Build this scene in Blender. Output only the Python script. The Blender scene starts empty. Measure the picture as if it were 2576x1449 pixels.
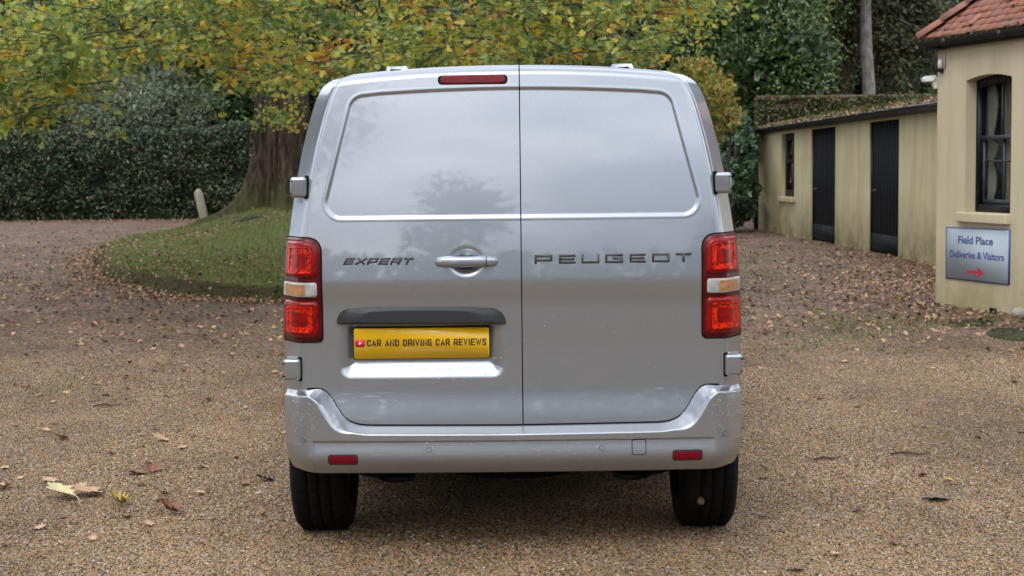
import bpy, math, random
import numpy as np
from mathutils import Vector, Matrix, Euler
R = math.radians
rng = np.random.default_rng(7)
random.seed(7)
scene = bpy.context.scene
COL = scene.collection

# ------------------------------------------------------------------ camera
FOC = 4000.0; CX, CY = 1288.0, 724.5; CAMH = 1.537
PITCH = math.atan((CY - 410.0) / FOC); ROLL = 0.011
_f = np.array([0, math.cos(PITCH), -math.sin(PITCH)])
_r0 = np.array([1.0, 0, 0]); _u0 = np.array([0, math.sin(PITCH), math.cos(PITCH)])
_u = _u0 * math.cos(ROLL) + _r0 * math.sin(ROLL)
_r = _r0 * math.cos(ROLL) - _u0 * math.sin(ROLL)
cd = bpy.data.cameras.new('camera'); cam = bpy.data.objects.new('camera', cd); COL.objects.link(cam)
cam.matrix_world = Matrix(((_r[0], _u[0], -_f[0], 0), (_r[1], _u[1], -_f[1], 0), (_r[2], _u[2], -_f[2], CAMH), (0, 0, 0, 1)))
cd.sensor_width = 36; cd.lens = 36 * FOC / 2576; cd.clip_start = 0.1; cd.clip_end = 600
cd.dof.use_dof = True; cd.dof.focus_distance = 6.15; cd.dof.aperture_fstop = 8.5
scene.camera = cam

# ------------------------------------------------------------------ world, sun, exposure
world = bpy.data.worlds.new('World'); scene.world = world; world.use_nodes = True
nt = world.node_tree; nt.nodes.clear()
SUN_EL, SUN_AZ = 48.0, 200.0      # azimuth measured clockwise from +Y
out = nt.nodes.new('ShaderNodeOutputWorld'); bg = nt.nodes.new('ShaderNodeBackground')
sky = nt.nodes.new('ShaderNodeTexSky'); sky.sky_type = 'NISHITA'; sky.sun_disc = False
sky.sun_elevation = R(SUN_EL); sky.sun_rotation = R(SUN_AZ); sky.dust_density = 3.0
tc = nt.nodes.new('ShaderNodeTexCoord'); mp = nt.nodes.new('ShaderNodeMapping'); mp.inputs['Scale'].default_value = (1.0, 1.0, 2.6)
mp.inputs['Location'].default_value = (3.1, 1.7, 0.4)
nz = nt.nodes.new('ShaderNodeTexNoise'); nz.inputs['Scale'].default_value = 2.4; nz.inputs['Detail'].default_value = 9; nz.inputs['Roughness'].default_value = 0.55
cr = nt.nodes.new('ShaderNodeValToRGB'); cr.color_ramp.elements[0].position = 0.38; cr.color_ramp.elements[1].position = 0.66
cr.color_ramp.elements[0].color = (4.6, 5.3, 6.4, 1); cr.color_ramp.elements[1].color = (20.5, 21.0, 21.8, 1)
mx = nt.nodes.new('ShaderNodeMix'); mx.data_type = 'RGBA'; mx.inputs[0].default_value = 0.85
nt.links.new(tc.outputs['Generated'], mp.inputs[0]); nt.links.new(mp.outputs[0], nz.inputs['Vector']); nt.links.new(nz.outputs['Fac'], cr.inputs[0])
nt.links.new(sky.outputs[0], mx.inputs['A']); nt.links.new(cr.outputs[0], mx.inputs['B'])
nt.links.new(mx.outputs['Result'], bg.inputs[0]); bg.inputs[1].default_value = 0.10
nt.links.new(bg.outputs[0], out.inputs[0])
sd = bpy.data.lights.new('sun', 'SUN'); sun = bpy.data.objects.new('sun', sd); COL.objects.link(sun)
sd.energy = 0.8; sd.angle = R(25); sd.color = (1.0, 0.96, 0.9)
_az = R(SUN_AZ); _sv = Vector((math.sin(_az) * math.cos(R(SUN_EL)), math.cos(_az) * math.cos(R(SUN_EL)), math.sin(R(SUN_EL))))
sun.rotation_euler = _sv.to_track_quat('Z', 'Y').to_euler(); sun.location = (0, -5, 30)
vs = scene.view_settings; vs.view_transform = 'Standard'; vs.look = 'None'; vs.gamma = 1; vs.exposure = 0.85
vs.use_curve_mapping = False
scene.render.engine = 'CYCLES'

# ------------------------------------------------------------------ geometry helpers
def ray(px, py):
    return _f * FOC + _r * (px - CX) + _u * (CY - py)
def at_Y(px, py, Y):
    d = ray(px, py); t = Y / d[1]
    return np.array([d[0] * t, Y, CAMH + d[2] * t])
def at_z(px, py, z=0.0):
    d = ray(px, py); t = (z - CAMH) / d[2]
    return np.array([d[0] * t, d[1] * t, z])
ORG = {}
def tag(o, label=None, cat=None, group=None, kind=None):
    if label: o['label'] = label
    if cat: o['category'] = cat
    if group: o['group'] = group
    if kind: o['kind'] = kind
    return o
def thing(name, label, cat, loc, group=None):
    o = bpy.data.objects.new(name, None); COL.objects.link(o); o.empty_display_size = 0.1
    o.location = loc; ORG[o.name] = np.array(loc, float)
    return tag(o, label, cat, group)
def mesh_np(name, V, F, mat, smooth=False, rnd=None):
    """V (n,3); F either (m,k) array or list of tuples"""
    V = np.asarray(V, dtype=np.float32)
    me = bpy.data.meshes.new(name)
    if isinstance(F, np.ndarray):
        m, k = F.shape; li = F.reshape(-1); ls = np.arange(0, m * k, k)
    else:
        li = np.concatenate([np.asarray(f) for f in F]); tot = np.array([len(f) for f in F]); ls = np.concatenate([[0], np.cumsum(tot)[:-1]]); m = len(F)
    me.vertices.add(len(V)); me.vertices.foreach_set('co', V.reshape(-1))
    me.loops.add(len(li)); me.loops.foreach_set('vertex_index', li.astype(np.int32))
    me.polygons.add(m); me.polygons.foreach_set('loop_start', ls.astype(np.int32))
    if smooth: me.polygons.foreach_set('use_smooth', np.ones(m, dtype=bool))
    if rnd is not None:
        a = me.attributes.new('rnd', 'FLOAT', 'POINT'); a.data.foreach_set('value', np.asarray(rnd, dtype=np.float32))
    me.update(calc_edges=True); me.validate()
    if mat: me.materials.append(mat)
    return me
def obj(name, V, F, mat, parent=None, smooth=False, rnd=None, bevel=0, autos=False):
    V = np.array(V, float)
    if parent is not None:
        og = ORG[parent.name]
    else:
        og = np.array([(V[:, 0].min() + V[:, 0].max()) / 2, (V[:, 1].min() + V[:, 1].max()) / 2, V[:, 2].min()])
    me = mesh_np(name, V - og, F, mat, smooth, rnd)
    o = bpy.data.objects.new(name, me); COL.objects.link(o)
    if parent is not None: o.parent = parent
    else: o.location = og
    ORG[o.name] = og
    if bevel:
        b = o.modifiers.new('bevel', 'BEVEL'); b.width = bevel; b.segments = 3; b.limit_method = 'ANGLE'
        me.polygons.foreach_set('use_smooth', np.ones(len(me.polygons), dtype=bool))
        w = o.modifiers.new('wn', 'WEIGHTED_NORMAL')
    return o
def piece(name, me, parent, loc, rot=(0, 0, 0), scale=(1, 1, 1)):
    o = bpy.data.objects.new(name, me); COL.objects.link(o); o.parent = parent
    o.location = np.array(loc) - ORG[parent.name]; o.rotation_euler = rot; o.scale = scale
    return o
class MB:
    def __init__(s): s.V = []; s.F = []
    def add(s, V, F):
        b = len(s.V); s.V += [tuple(v) for v in V]; s.F += [tuple(i + b for i in f) for f in F]
        return s
BF = [(0, 3, 2, 1), (4, 5, 6, 7), (0, 1, 5, 4), (1, 2, 6, 5), (2, 3, 7, 6), (3, 0, 4, 7)]
def boxv(x0, x1, y0, y1, z0, z1):
    return [(x0, y0, z0), (x1, y0, z0), (x1, y1, z0), (x0, y1, z0), (x0, y0, z1), (x1, y0, z1), (x1, y1, z1), (x0, y1, z1)]
def grid_faces(nr, nc, flip=False):
    i, j = np.meshgrid(np.arange(nr - 1), np.arange(nc - 1), indexing='ij')
    a = (i * nc + j).reshape(-1); b = a + 1; c = a + nc + 1; d = a + nc
    return np.stack([a, d, c, b] if flip else [a, b, c, d], 1)
def tube(pts, rad, n=8, closed=True, jit=None):
    pts = np.asarray(pts, float); k = len(pts)
    rad = np.full(k, rad) if np.isscalar(rad) else np.asarray(rad)
    V = []
    up = np.array([0.13, 0.21, 1.0])
    for i in range(k):
        t = pts[min(i + 1, k - 1)] - pts[max(i - 1, 0)]; t = t / (np.linalg.norm(t) + 1e-9)
        a = np.cross(t, up if abs(t[2]) < 0.95 else np.array([1.0, 0.1, 0])); a /= np.linalg.norm(a); b = np.cross(t, a)
        for j in range(n):
            th = 2 * math.pi * j / n
            V.append(pts[i] + rad[i] * (math.cos(th) * a + math.sin(th) * b))
    F = []
    for i in range(k - 1):
        for j in range(n):
            F.append((i * n + j, i * n + (j + 1) % n, (i + 1) * n + (j + 1) % n, (i + 1) * n + j))
    if closed: F += [tuple(range(n))[::-1], tuple((k - 1) * n + j for j in range(n))]
    return V, F
def smooth01(t):
    t = np.clip(t, 0, 1); return t * t * (3 - 2 * t)
def vnoise(P, s, seed=0):
    """cheap smooth pseudo noise in -1..1 for (n,3) points"""
    P = np.asarray(P) * s; r = np.random.default_rng(seed); o = 0; a = 1.0; tot = 0
    for k in range(4):
        for _ in range(3):
            d = r.normal(size=3); ph = r.uniform(0, 6.28)
            o = o + a * np.sin(P @ d + ph + 1.3 * np.sin(P @ r.normal(size=3) + r.uniform(0, 6.28)))
            tot += a
        P = P * 1.9; a *= 0.6
    return o / tot * 2.2

def softp(t, r):      # smooth max(0,t)
    return np.where(t < -r, 0, np.where(t > r, t, (t + r) ** 2 / (4 * r)))
def sd_poly(x, z, poly, rad):
    """signed distance (negative inside) to polygon, then rounded by rad (poly is already inset)"""
    sh = np.shape(x); x = np.ravel(x); z = np.ravel(z); P = np.asarray(poly); d = np.full(x.shape, 1e9); ins = np.zeros(x.shape, bool)
    for i in range(len(P)):
        a = P[i]; b = P[(i + 1) % len(P)]; e = b - a; wx = x - a[0]; wz = z - a[1]
        t = np.clip((wx * e[0] + wz * e[1]) / (e @ e), 0, 1)
        d = np.minimum(d, (wx - t * e[0]) ** 2 + (wz - t * e[1]) ** 2)
        c = ((a[1] > z) != (b[1] > z)) & (x < (b[0] - a[0]) * (z - a[1]) / (b[1] - a[1] + 1e-12) + a[0]); ins ^= c
    d = np.sqrt(d); d[ins] *= -1
    return (d - rad).reshape(sh)
def roundpoly(pts, rad, n=6):
    P = np.asarray(pts, float); o = []; k = len(P); rad = [rad] * k if np.isscalar(rad) else rad
    for i in range(k):
        a = P[i - 1] - P[i]; b = P[(i + 1) % k] - P[i]; la, lb = np.linalg.norm(a), np.linalg.norm(b); r = min(rad[i], la * .49, lb * .49)
        p0 = P[i] + a / la * r; p1 = P[i] + b / lb * r
        if r < 1e-6: o.append(P[i]); continue
        for t in np.linspace(0, 1, n): o.append((1 - t) ** 2 * p0 + 2 * t * (1 - t) * P[i] + t * t * p1)
    return np.array(o)
def dense(P, step):
    o = []
    for i in range(len(P)):
        a = P[i]; b = P[(i + 1) % len(P)]; n = max(1, int(np.linalg.norm(b - a) / step))
        for j in range(n): o.append(a + (b - a) * j / n)
    return np.array(o)

# ------------------------------------------------------------------ materials
class NT:
    def __init__(s, name):
        s.m = bpy.data.materials.new(name); s.m.use_nodes = True; s.t = s.m.node_tree; s.n = s.t.nodes
        s.b = s.n['Principled BSDF']; s.o = s.n['Material Output']
    def node(s, ty, **kw):
        n = s.n.new(ty)
        for k, v in kw.items():
            if k in n.inputs: n.inputs[k].default_value = v
            else: setattr(n, k, v)
        return n
    def link(s, a, b): s.t.links.new(a, b)
    def coord(s, scale=(1, 1, 1), kind='Object'):
        if kind == 'World':
            g = s.n.new('ShaderNodeNewGeometry'); src = g.outputs['Position']
        else:
            src = s.n.new('ShaderNodeTexCoord').outputs[kind]
        mp = s.n.new('ShaderNodeMapping'); mp.inputs['Scale'].default_value = scale; s.link(src, mp.inputs[0]); return mp.outputs[0]
    def noise(s, vec, scale, detail=5, rough=0.55):
        n = s.n.new('ShaderNodeTexNoise'); n.inputs['Scale'].default_value = scale; n.inputs['Detail'].default_value = detail; n.inputs['Roughness'].default_value = rough
        s.link(vec, n.inputs['Vector']); return n.outputs['Fac']
    def ramp(s, fac, stops):
        r = s.n.new('ShaderNodeValToRGB'); e = r.color_ramp.elements
        while len(e) < len(stops): e.new(0.5)
        for i, (p, c) in enumerate(stops):
            e[i].position = p; e[i].color = (c, c, c, 1) if np.isscalar(c) else (*c, 1)
        s.link(fac, r.inputs[0]); return r.outputs[0]
    def mix(s, fac, a, b, mode='MIX'):
        m = s.n.new('ShaderNodeMix'); m.data_type = 'RGBA'; m.blend_type = mode
        for v, k in ((fac, 0), (a, 'A'), (b, 'B')):
            if hasattr(v, 'links'): s.link(v, m.inputs[k] if k == 0 else m.inputs[6 if k == 'A' else 7])
            elif k == 0: m.inputs[0].default_value = v
            else: m.inputs[6 if k == 'A' else 7].default_value = (*v, 1)
        return m.outputs[2]
    def math(s, op, a, b=0.0):
        m = s.n.new('ShaderNodeMath'); m.operation = op
        for i, v in enumerate((a, b)):
            if hasattr(v, 'links'): s.link(v, m.inputs[i])
            else: m.inputs[i].default_value = v
        return m.outputs[0]
    def col(s, c):
        if hasattr(c, 'links'): s.link(c, s.b.inputs['Base Color'])
        else: s.b.inputs['Base Color'].default_value = (*c, 1)
        return s
    def set(s, **kw):
        for k, v in kw.items():
            k = {'rough': 'Roughness', 'metal': 'Metallic', 'coat': 'Coat Weight', 'coatr': 'Coat Roughness', 'spec': 'Specular IOR Level', 'trans': 'Transmission Weight', 'ior': 'IOR', 'alpha': 'Alpha', 'coatior': 'Coat IOR'}[k]
            if hasattr(v, 'links'): s.link(v, s.b.inputs[k])
            else: s.b.inputs[k].default_value = v
        return s
    def bump(s, h, strength=0.3, dist=0.01):
        b = s.n.new('ShaderNodeBump'); b.inputs['Strength'].default_value = strength; b.inputs['Distance'].default_value = dist
        s.link(h, b.inputs['Height']); s.link(b.outputs[0], s.b.inputs['Normal']); return s
    def attr(s, name='rnd'):
        a = s.n.new('ShaderNodeAttribute'); a.attribute_name = name; return a.outputs['Fac']

def plain(name, c, rough=0.5, metal=0.0, var=0.15, scale=30, bump=0.0, **kw):
    M = NT(name); v = M.coord()
    n = M.noise(v, scale)
    c = np.array(c); M.col(M.ramp(n, [(0.3, tuple(c * (1 - var))), (0.7, tuple(np.minimum(c * (1 + var), 1)))]))
    M.set(rough=rough, metal=metal, **kw)
    if bump: M.bump(n, bump, 0.005)
    return M.m
def leafmat(name, stops, rough=0.45, transl=0.3, spec=0.5):
    M = NT(name); c = M.ramp(M.attr(), stops)
    n = M.noise(M.coord(), 9.0, 2); c = M.mix(M.ramp(n, [(0.3, 0.0), (0.7, 0.35)]), c, tuple(np.array(stops[0][1]) * 0.8)) if False else c
    M.col(c); M.set(rough=rough, spec=spec)
    tr = M.node('ShaderNodeBsdfTranslucent'); M.link(c, tr.inputs[0])
    ms = M.node('ShaderNodeMixShader'); ms.inputs[0].default_value = transl
    M.link(M.b.outputs[0], ms.inputs[1]); M.link(tr.outputs[0], ms.inputs[2]); M.link(ms.outputs[0], M.o.inputs[0])
    return M.m
def make_paint():
    M = NT('silver_paint'); v = M.coord()
    fl = M.n.new('ShaderNodeTexVoronoi'); fl.inputs['Scale'].default_value = 900; M.link(v, fl.inputs['Vector'])
    c = M.ramp(fl.outputs['Color'], [(0.0, (0.245, 0.262, 0.295)), (1.0, (0.335, 0.355, 0.395))])
    # road film towards the bottom: dust stuck to the real panel
    sx = M.n.new('ShaderNodeSeparateXYZ'); M.link(v, sx.inputs[0])
    low = M.ramp(sx.outputs['Z'], [(0.36, 1.0), (0.62, 0.0)])
    d = M.math('MULTIPLY', low, M.noise(v, 60, 6)); d = M.math('MULTIPLY', d, 0.35)
    c = M.mix(d, c, (0.20, 0.175, 0.15)); M.col(c)
    M.set(metal=0.80, rough=M.math('ADD', M.math('MULTIPLY', d, 0.6), 0.30), coat=1.0, coatr=M.math('ADD', M.math('MULTIPLY', d, 0.8), 0.03), coatior=1.7)
    h = M.noise(M.coord(), 14, 2, 0.5)
    M.bump(h, 0.012, 0.002)
    b2 = M.n.new('ShaderNodeBump'); b2.inputs['Strength'].default_value = 0.02; b2.inputs['Distance'].default_value = 0.002; M.link(h, b2.inputs['Height']); M.link(b2.outputs[0], M.b.inputs['Coat Normal'])
    return M.m
PAINT = make_paint()
BLACK = plain('black_gap', (0.006, 0.006, 0.007), 0.8, spec=.1)
PLASTIC = plain('dark_trim_plastic', (0.022, 0.023, 0.026), 0.45, spec=.35, bump=0.05, scale=400)
BADGE = plain('gunmetal_badge', (0.045, 0.047, 0.049), 0.45, metal=0.2)
RUBBER = plain('tyre_rubber', (0.006, 0.006, 0.0063), 0.8, spec=.15, bump=0.15, scale=80)
STEEL = plain('dark_steel', (0.035, 0.035, 0.035), 0.5, metal=0.4)
def redlens(name, c0, c1, sc=1.0, bs=.35, vmix=.5):
    M = NT(name); v = M.coord((1, 0.3, 1))
    vo = M.n.new('ShaderNodeTexVoronoi'); vo.inputs['Scale'].default_value = 60 * sc; vo.distance = 'CHEBYCHEV'; M.link(v, vo.inputs['Vector'])
    n = M.noise(v, 22, 3)
    f = M.mix(1 - vmix, vo.outputs['Color'], n)
    c = M.ramp(f, [(0.25, c0), (0.7, c1)])
    M.col(c).set(rough=0.30, spec=.18, coat=.16, coatr=0.02); M.bump(f, bs, 0.004); return M.m
RED_DARK = redlens('dark_red_lens', (0.045, 0.0008, 0.0016), (0.08, 0.0015, 0.003))
BRAKE = redlens('brake_lens_red', (0.07, 0.0006, 0.002), (0.16, 0.0012, 0.004), 2)
RED = redlens('red_lens', (0.11, 0.0005, 0.001), (0.26, 0.0015, 0.0015))
RED_HOT = redlens('bright_red_reflector', (0.12, 0.0005, 0.0005), (0.68, 0.022, 0.003), 2.2, .9, .75)
CLEAR = redlens('clear_lens', (0.20, 0.20, 0.20), (0.46, 0.45, 0.45), 1, .3, .12)
AMBER = redlens('amber_reflector', (0.22, 0.11, 0.06), (0.42, 0.22, 0.09), 1.4)
REFLECTOR = redlens('red_reflector', (0.09, 0.001, 0.006), (0.17, 0.002, 0.010), 5)
YELLOW = plain('yellow_plate', (0.76, 0.44, 0.004), 0.3, var=0.03, coat=0.4)
INK = plain('plate_ink', (0.02, 0.015, 0.008), 0.4)
ICON_RED = plain('icon_red', (0.62, 0.02, 0.05), 0.35, var=0.03)
WHITE = plain('white_plastic', (0.75, 0.76, 0.76), 0.4, var=0.04)
# ================================================================== GROUND
def ground_mat():
    M = NT('gravel_ground'); v = M.coord(kind='World')
    vo = M.n.new('ShaderNodeTexVoronoi'); vo.inputs['Scale'].default_value = 95; M.link(v, vo.inputs['Vector'])
    vo2 = M.n.new('ShaderNodeTexVoronoi'); vo2.inputs['Scale'].default_value = 38; M.link(v, vo2.inputs['Vector'])
    sep = M.n.new('ShaderNodeSeparateColor'); M.link(vo.outputs['Color'], sep.inputs[0])
    st = M.ramp(sep.outputs[0], [(0.0, (.055, .035, .018)), (.3, (.19, .115, .052)), (.55, (.30, .19, .09)), (.75, (.24, .175, .115)), (.9, (.42, .33, .22)), (1.0, (.13, .13, .14))])
    sepb = M.n.new('ShaderNodeSeparateColor'); M.link(vo2.outputs['Color'], sepb.inputs[0])
    br = M.ramp(M.math('ADD', M.math('MULTIPLY', sep.outputs[0], .35), M.math('MULTIPLY', sepb.outputs[0], .65)), [(0.12, (.030, .018, .013)), (.4, (.105, .064, .045)), (.65, (.20, .128, .092)), (.92, (.38, .27, .20))])
    s = M.n.new('ShaderNodeSeparateXYZ'); M.link(v, s.inputs[0])
    nb = M.noise(v, .55, 5, .6)
    f = M.math('ADD', M.math('MULTIPLY', s.outputs['Y'], .125), M.math('MULTIPLY', nb, 1.1))
    f = M.ramp(M.math('SUBTRACT', f, 1.35), [(0.30, 0.0), (.75, 1.0)])
    c = M.mix(f, st, br)
    # moss / weed patches further off
    g = M.math('MULTIPLY', M.ramp(M.noise(v, 1.1, 6, .65), [(.56, 0.0), (.68, .75)]), M.ramp(M.math('MULTIPLY', s.outputs['Y'], .05), [(.35, 0.0), (.75, 1.0)]))
    c = M.mix(g, c, (.055, .075, .025))
    # damp darker streaks of silt
    w = M.ramp(M.noise(v, .9, 6, .6), [(.38, .62), (.62, 1.06)]); wc = M.n.new('ShaderNodeCombineColor'); 
    for k in range(3): M.link(w, wc.inputs[k])
    c = M.mix(1.0, c, wc.outputs[0], 'MULTIPLY')
    # crushed leaf and bark crumbs trodden into the drive
    v3 = M.n.new('ShaderNodeTexVoronoi'); v3.inputs['Scale'].default_value = 26; v3.inputs['Randomness'].default_value = 1; M.link(v, v3.inputs['Vector'])
    s3 = M.n.new('ShaderNodeSeparateColor'); M.link(v3.outputs['Color'], s3.inputs[0])
    k3 = M.math('MULTIPLY', M.ramp(s3.outputs[0], [(.50, 0.0), (.62, .75)]), M.ramp(v3.outputs['Distance'], [(.32, 1.0), (.5, 0.0)]))
    k3 = M.math('MULTIPLY', k3, f)
    c = M.mix(k3, c, M.ramp(s3.outputs[1], [(0, (.03, .018, .014)), (.4, (.10, .05, .035)), (.7, (.22, .13, .09)), (1, (.36, .25, .18))]))
    M.col(c).set(rough=.75, spec=.25)
    h = M.math('SUBTRACT', 1.0, vo.outputs['Distance']); M.bump(M.math('ADD', h, M.math('MULTIPLY', vo2.outputs['Distance'], .4)), .9, .008)
    return M.m
GROUND = ground_mat()
gx = np.concatenate([np.linspace(-150, -16, 12), np.linspace(-14, 14, 60), np.linspace(16, 150, 12)]); gy = np.concatenate([np.linspace(-120, 0, 12), np.linspace(1, 50, 90), np.linspace(52, 220, 20)])
Yg, Xg = np.meshgrid(gy, gx, indexing='ij'); P = np.stack([Xg, Yg, 0 * Xg], -1).reshape(-1, 3); P[:, 2] = 0
me = mesh_np('gravel_drive', P, grid_faces(len(gy), len(gx)), GROUND); o = bpy.data.objects.new('ground', me); COL.objects.link(o); tag(o, kind='structure'); ORG[o.name] = np.zeros(3)

# near gravel: real pebbles scattered by geometry nodes
def pebble_mat():
    M = NT('pebbles'); oi = M.n.new('ShaderNodeObjectInfo')
    c = M.ramp(oi.outputs['Random'], [(0, (.040, .026, .014)), (.14, (.13, .075, .034)), (.30, (.27, .155, .062)), (.48, (.35, .215, .095)), (.60, (.18, .12, .072)), (.72, (.38, .27, .155)), (.83, (.13, .13, .14)), (.91, (.42, .35, .27)), (.96, (.26, .10, .04)), (1, (.58, .54, .48))])
    n = M.noise(M.coord(), 3, 3); c = M.mix(M.ramp(n, [(.35, 0.0), (.7, .35)]), c, (.12, .08, .05))
    wv_ = M.noise(M.coord((1.0, .45, 1), 'World'), .9, 6, .65); w2 = M.ramp(wv_, [(.36, .60), (.64, 1.12)]); wc = M.n.new('ShaderNodeCombineColor')
    for k in range(3): M.link(w2, wc.inputs[k])
    c = M.mix(1.0, c, wc.outputs[0], 'MULTIPLY'); M.col(c).set(rough=.6, spec=.25); return M.m
PEB = pebble_mat()
def gravel():
    y0, y1 = 5.2, 16.0; n = 24; V = []; F = []
    for i, y in enumerate(np.linspace(y0, y1, n)):
        hw = .335 * y + .25
        for x in np.linspace(-hw, hw, 9): V.append((x, y, .0015))
    me = mesh_np('gravel', V, grid_faces(n, 9), PEB); o = bpy.data.objects.new('gravel', me); COL.objects.link(o)
    tag(o, 'tan and brown pea gravel covering the drive around the van', 'gravel', kind='stuff')
    g = bpy.data.node_groups.new('pebbles', 'GeometryNodeTree'); g.interface.new_socket('Geometry', in_out='INPUT', socket_type='NodeSocketGeometry'); g.interface.new_socket('Geometry', in_out='OUTPUT', socket_type='NodeSocketGeometry')
    N = g.nodes; L = g.links; gi = N.new('NodeGroupInput'); go = N.new('NodeGroupOutput')
    ds = N.new('GeometryNodeDistributePointsOnFaces'); L.new(gi.outputs[0], ds.inputs['Mesh'])
    pos = N.new('GeometryNodeInputPosition'); sx = N.new('ShaderNodeSeparateXYZ'); L.new(pos.outputs[0], sx.inputs[0])
    mr = N.new('ShaderNodeMapRange'); mr.inputs['From Min'].default_value = 9.5; mr.inputs['From Max'].default_value = 14; mr.inputs['To Min'].default_value = 7600; mr.inputs['To Max'].default_value = 600
    L.new(sx.outputs['Y'], mr.inputs['Value']); L.new(mr.outputs[0], ds.inputs['Density'])
    ico = N.new('GeometryNodeMeshIcoSphere'); ico.inputs['Radius'].default_value = 1.0; ico.inputs['Subdivisions'].default_value = 2
    ss = N.new('GeometryNodeSetShadeSmooth'); L.new(ico.outputs['Mesh'], ss.inputs[0])
    sm = N.new('GeometryNodeSetMaterial'); sm.inputs['Material'].default_value = PEB; L.new(ss.outputs[0], sm.inputs[0])
    ip = N.new('GeometryNodeInstanceOnPoints'); L.new(ds.outputs['Points'], ip.inputs['Points']); L.new(sm.outputs[0], ip.inputs['Instance'])
    rs = N.new('FunctionNodeRandomValue'); rs.data_type = 'FLOAT_VECTOR'; rs.inputs[0].default_value = (.0030, .0025, .0018); rs.inputs[1].default_value = (.0094, .0072, .0046); rs.inputs['Seed'].default_value = 3
    L.new(rs.outputs[0], ip.inputs['Scale'])
    rr = N.new('FunctionNodeRandomValue'); rr.data_type = 'FLOAT_VECTOR'; rr.inputs[0].default_value = (-.5, -.5, 0); rr.inputs[1].default_value = (.5, .5, 6.28); rr.inputs['Seed'].default_value = 5
    L.new(rr.outputs[0], ip.inputs['Rotation'])
    jn = N.new('GeometryNodeJoinGeometry'); L.new(ip.outputs[0], jn.inputs[0]); L.new(jn.outputs[0], go.inputs[0])
    md = o.modifiers.new('pebbles', 'NODES'); md.node_group = g
gravel()

# ---- mound
TREE = np.array([-4.6, 32.0])
mp_ = [(232, 668), (262, 697), (300, 712), (390, 733), (480, 747), (600, 753), (720, 757), (900, 752), (1100, 735), (1260, 700)]
MPOLY = [at_z(a, b)[:2] for a, b in mp_] + [np.array(q) for q in ((.6, 27), (.2, 33), (-1.5, 39), (-5, 42), (-7.4, 41.5), (-8.3, 38), (-8.4, 33), (-7.6, 29))]
MPOLY = dense(roundpoly(MPOLY, 1.0, 5), .25)
def mound_z(X, Y):
    s = -sd_poly(X, Y, MPOLY, 0.0); s = s + .05 * np.sin(X * 5.1 + Y * 2) * (np.abs(s) < .6)
    r = np.hypot(X - TREE[0], Y - TREE[1])
    z = .15 * smooth01(s / .14) * smooth01((30 - Y) / 4 + .3) + .06 * smooth01(s / .5) + .50 * smooth01(1 - r / 11) * smooth01(s / 3.5) + .16 * np.exp(-(r / 1.9) ** 2)
    return z * (s > 0) + .03 * vnoise(np.stack([np.ravel(X), np.ravel(Y), 0 * np.ravel(X)], -1), .9, 3).reshape(np.shape(X)) * smooth01(s / .8)
def inside_mound(X, Y): return sd_poly(np.asarray(X, float), np.asarray(Y, float), MPOLY, 0) < 0
x0, x1, y0, y1 = MPOLY[:, 0].min() - .3, MPOLY[:, 0].max() + .3, MPOLY[:, 1].min() - .3, MPOLY[:, 1].max() + .3
nx_, ny_ = 200, 300; XX, YY = np.meshgrid(np.linspace(x0, x1, nx_), np.linspace(y0, y1, ny_)); ZZ = mound_z(XX, YY); ZZ = np.where(inside_mound(XX, YY), ZZ + .004, -.05)
M = NT('mound_turf'); v = M.coord(kind='World'); n1 = M.noise(v, 3.2, 7, .65); n2 = M.noise(v, 22, 5, .7)
ge = M.n.new('ShaderNodeNewGeometry'); sp = M.n.new('ShaderNodeSeparateXYZ'); M.link(ge.outputs['Normal'], sp.inputs[0])
c = M.mix(M.ramp(n1, [(.42, 0.0), (.60, 1.0)]), M.ramp(n2, [(.3, (.065, .095, .02)), (.7, (.14, .175, .04))]), M.ramp(n2, [(.3, (.07, .06, .02)), (.7, (.15, .11, .06))]))
steep = M.ramp(sp.outputs['Z'], [(.82, 1.0), (.93, 0.0)]); c = M.mix(steep, c, M.ramp(n2, [(.3, (.035, .035, .014)), (.7, (.10, .08, .045))]))
M.col(c).set(rough=.9, spec=.1); M.bump(M.math('ADD', n2, n1), .9, .06)
mo = obj('mound', np.stack([XX, YY, ZZ], -1).reshape(-1, 3), grid_faces(ny_, nx_), M.m, None, smooth=True); tag(mo, kind='structure')

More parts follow.
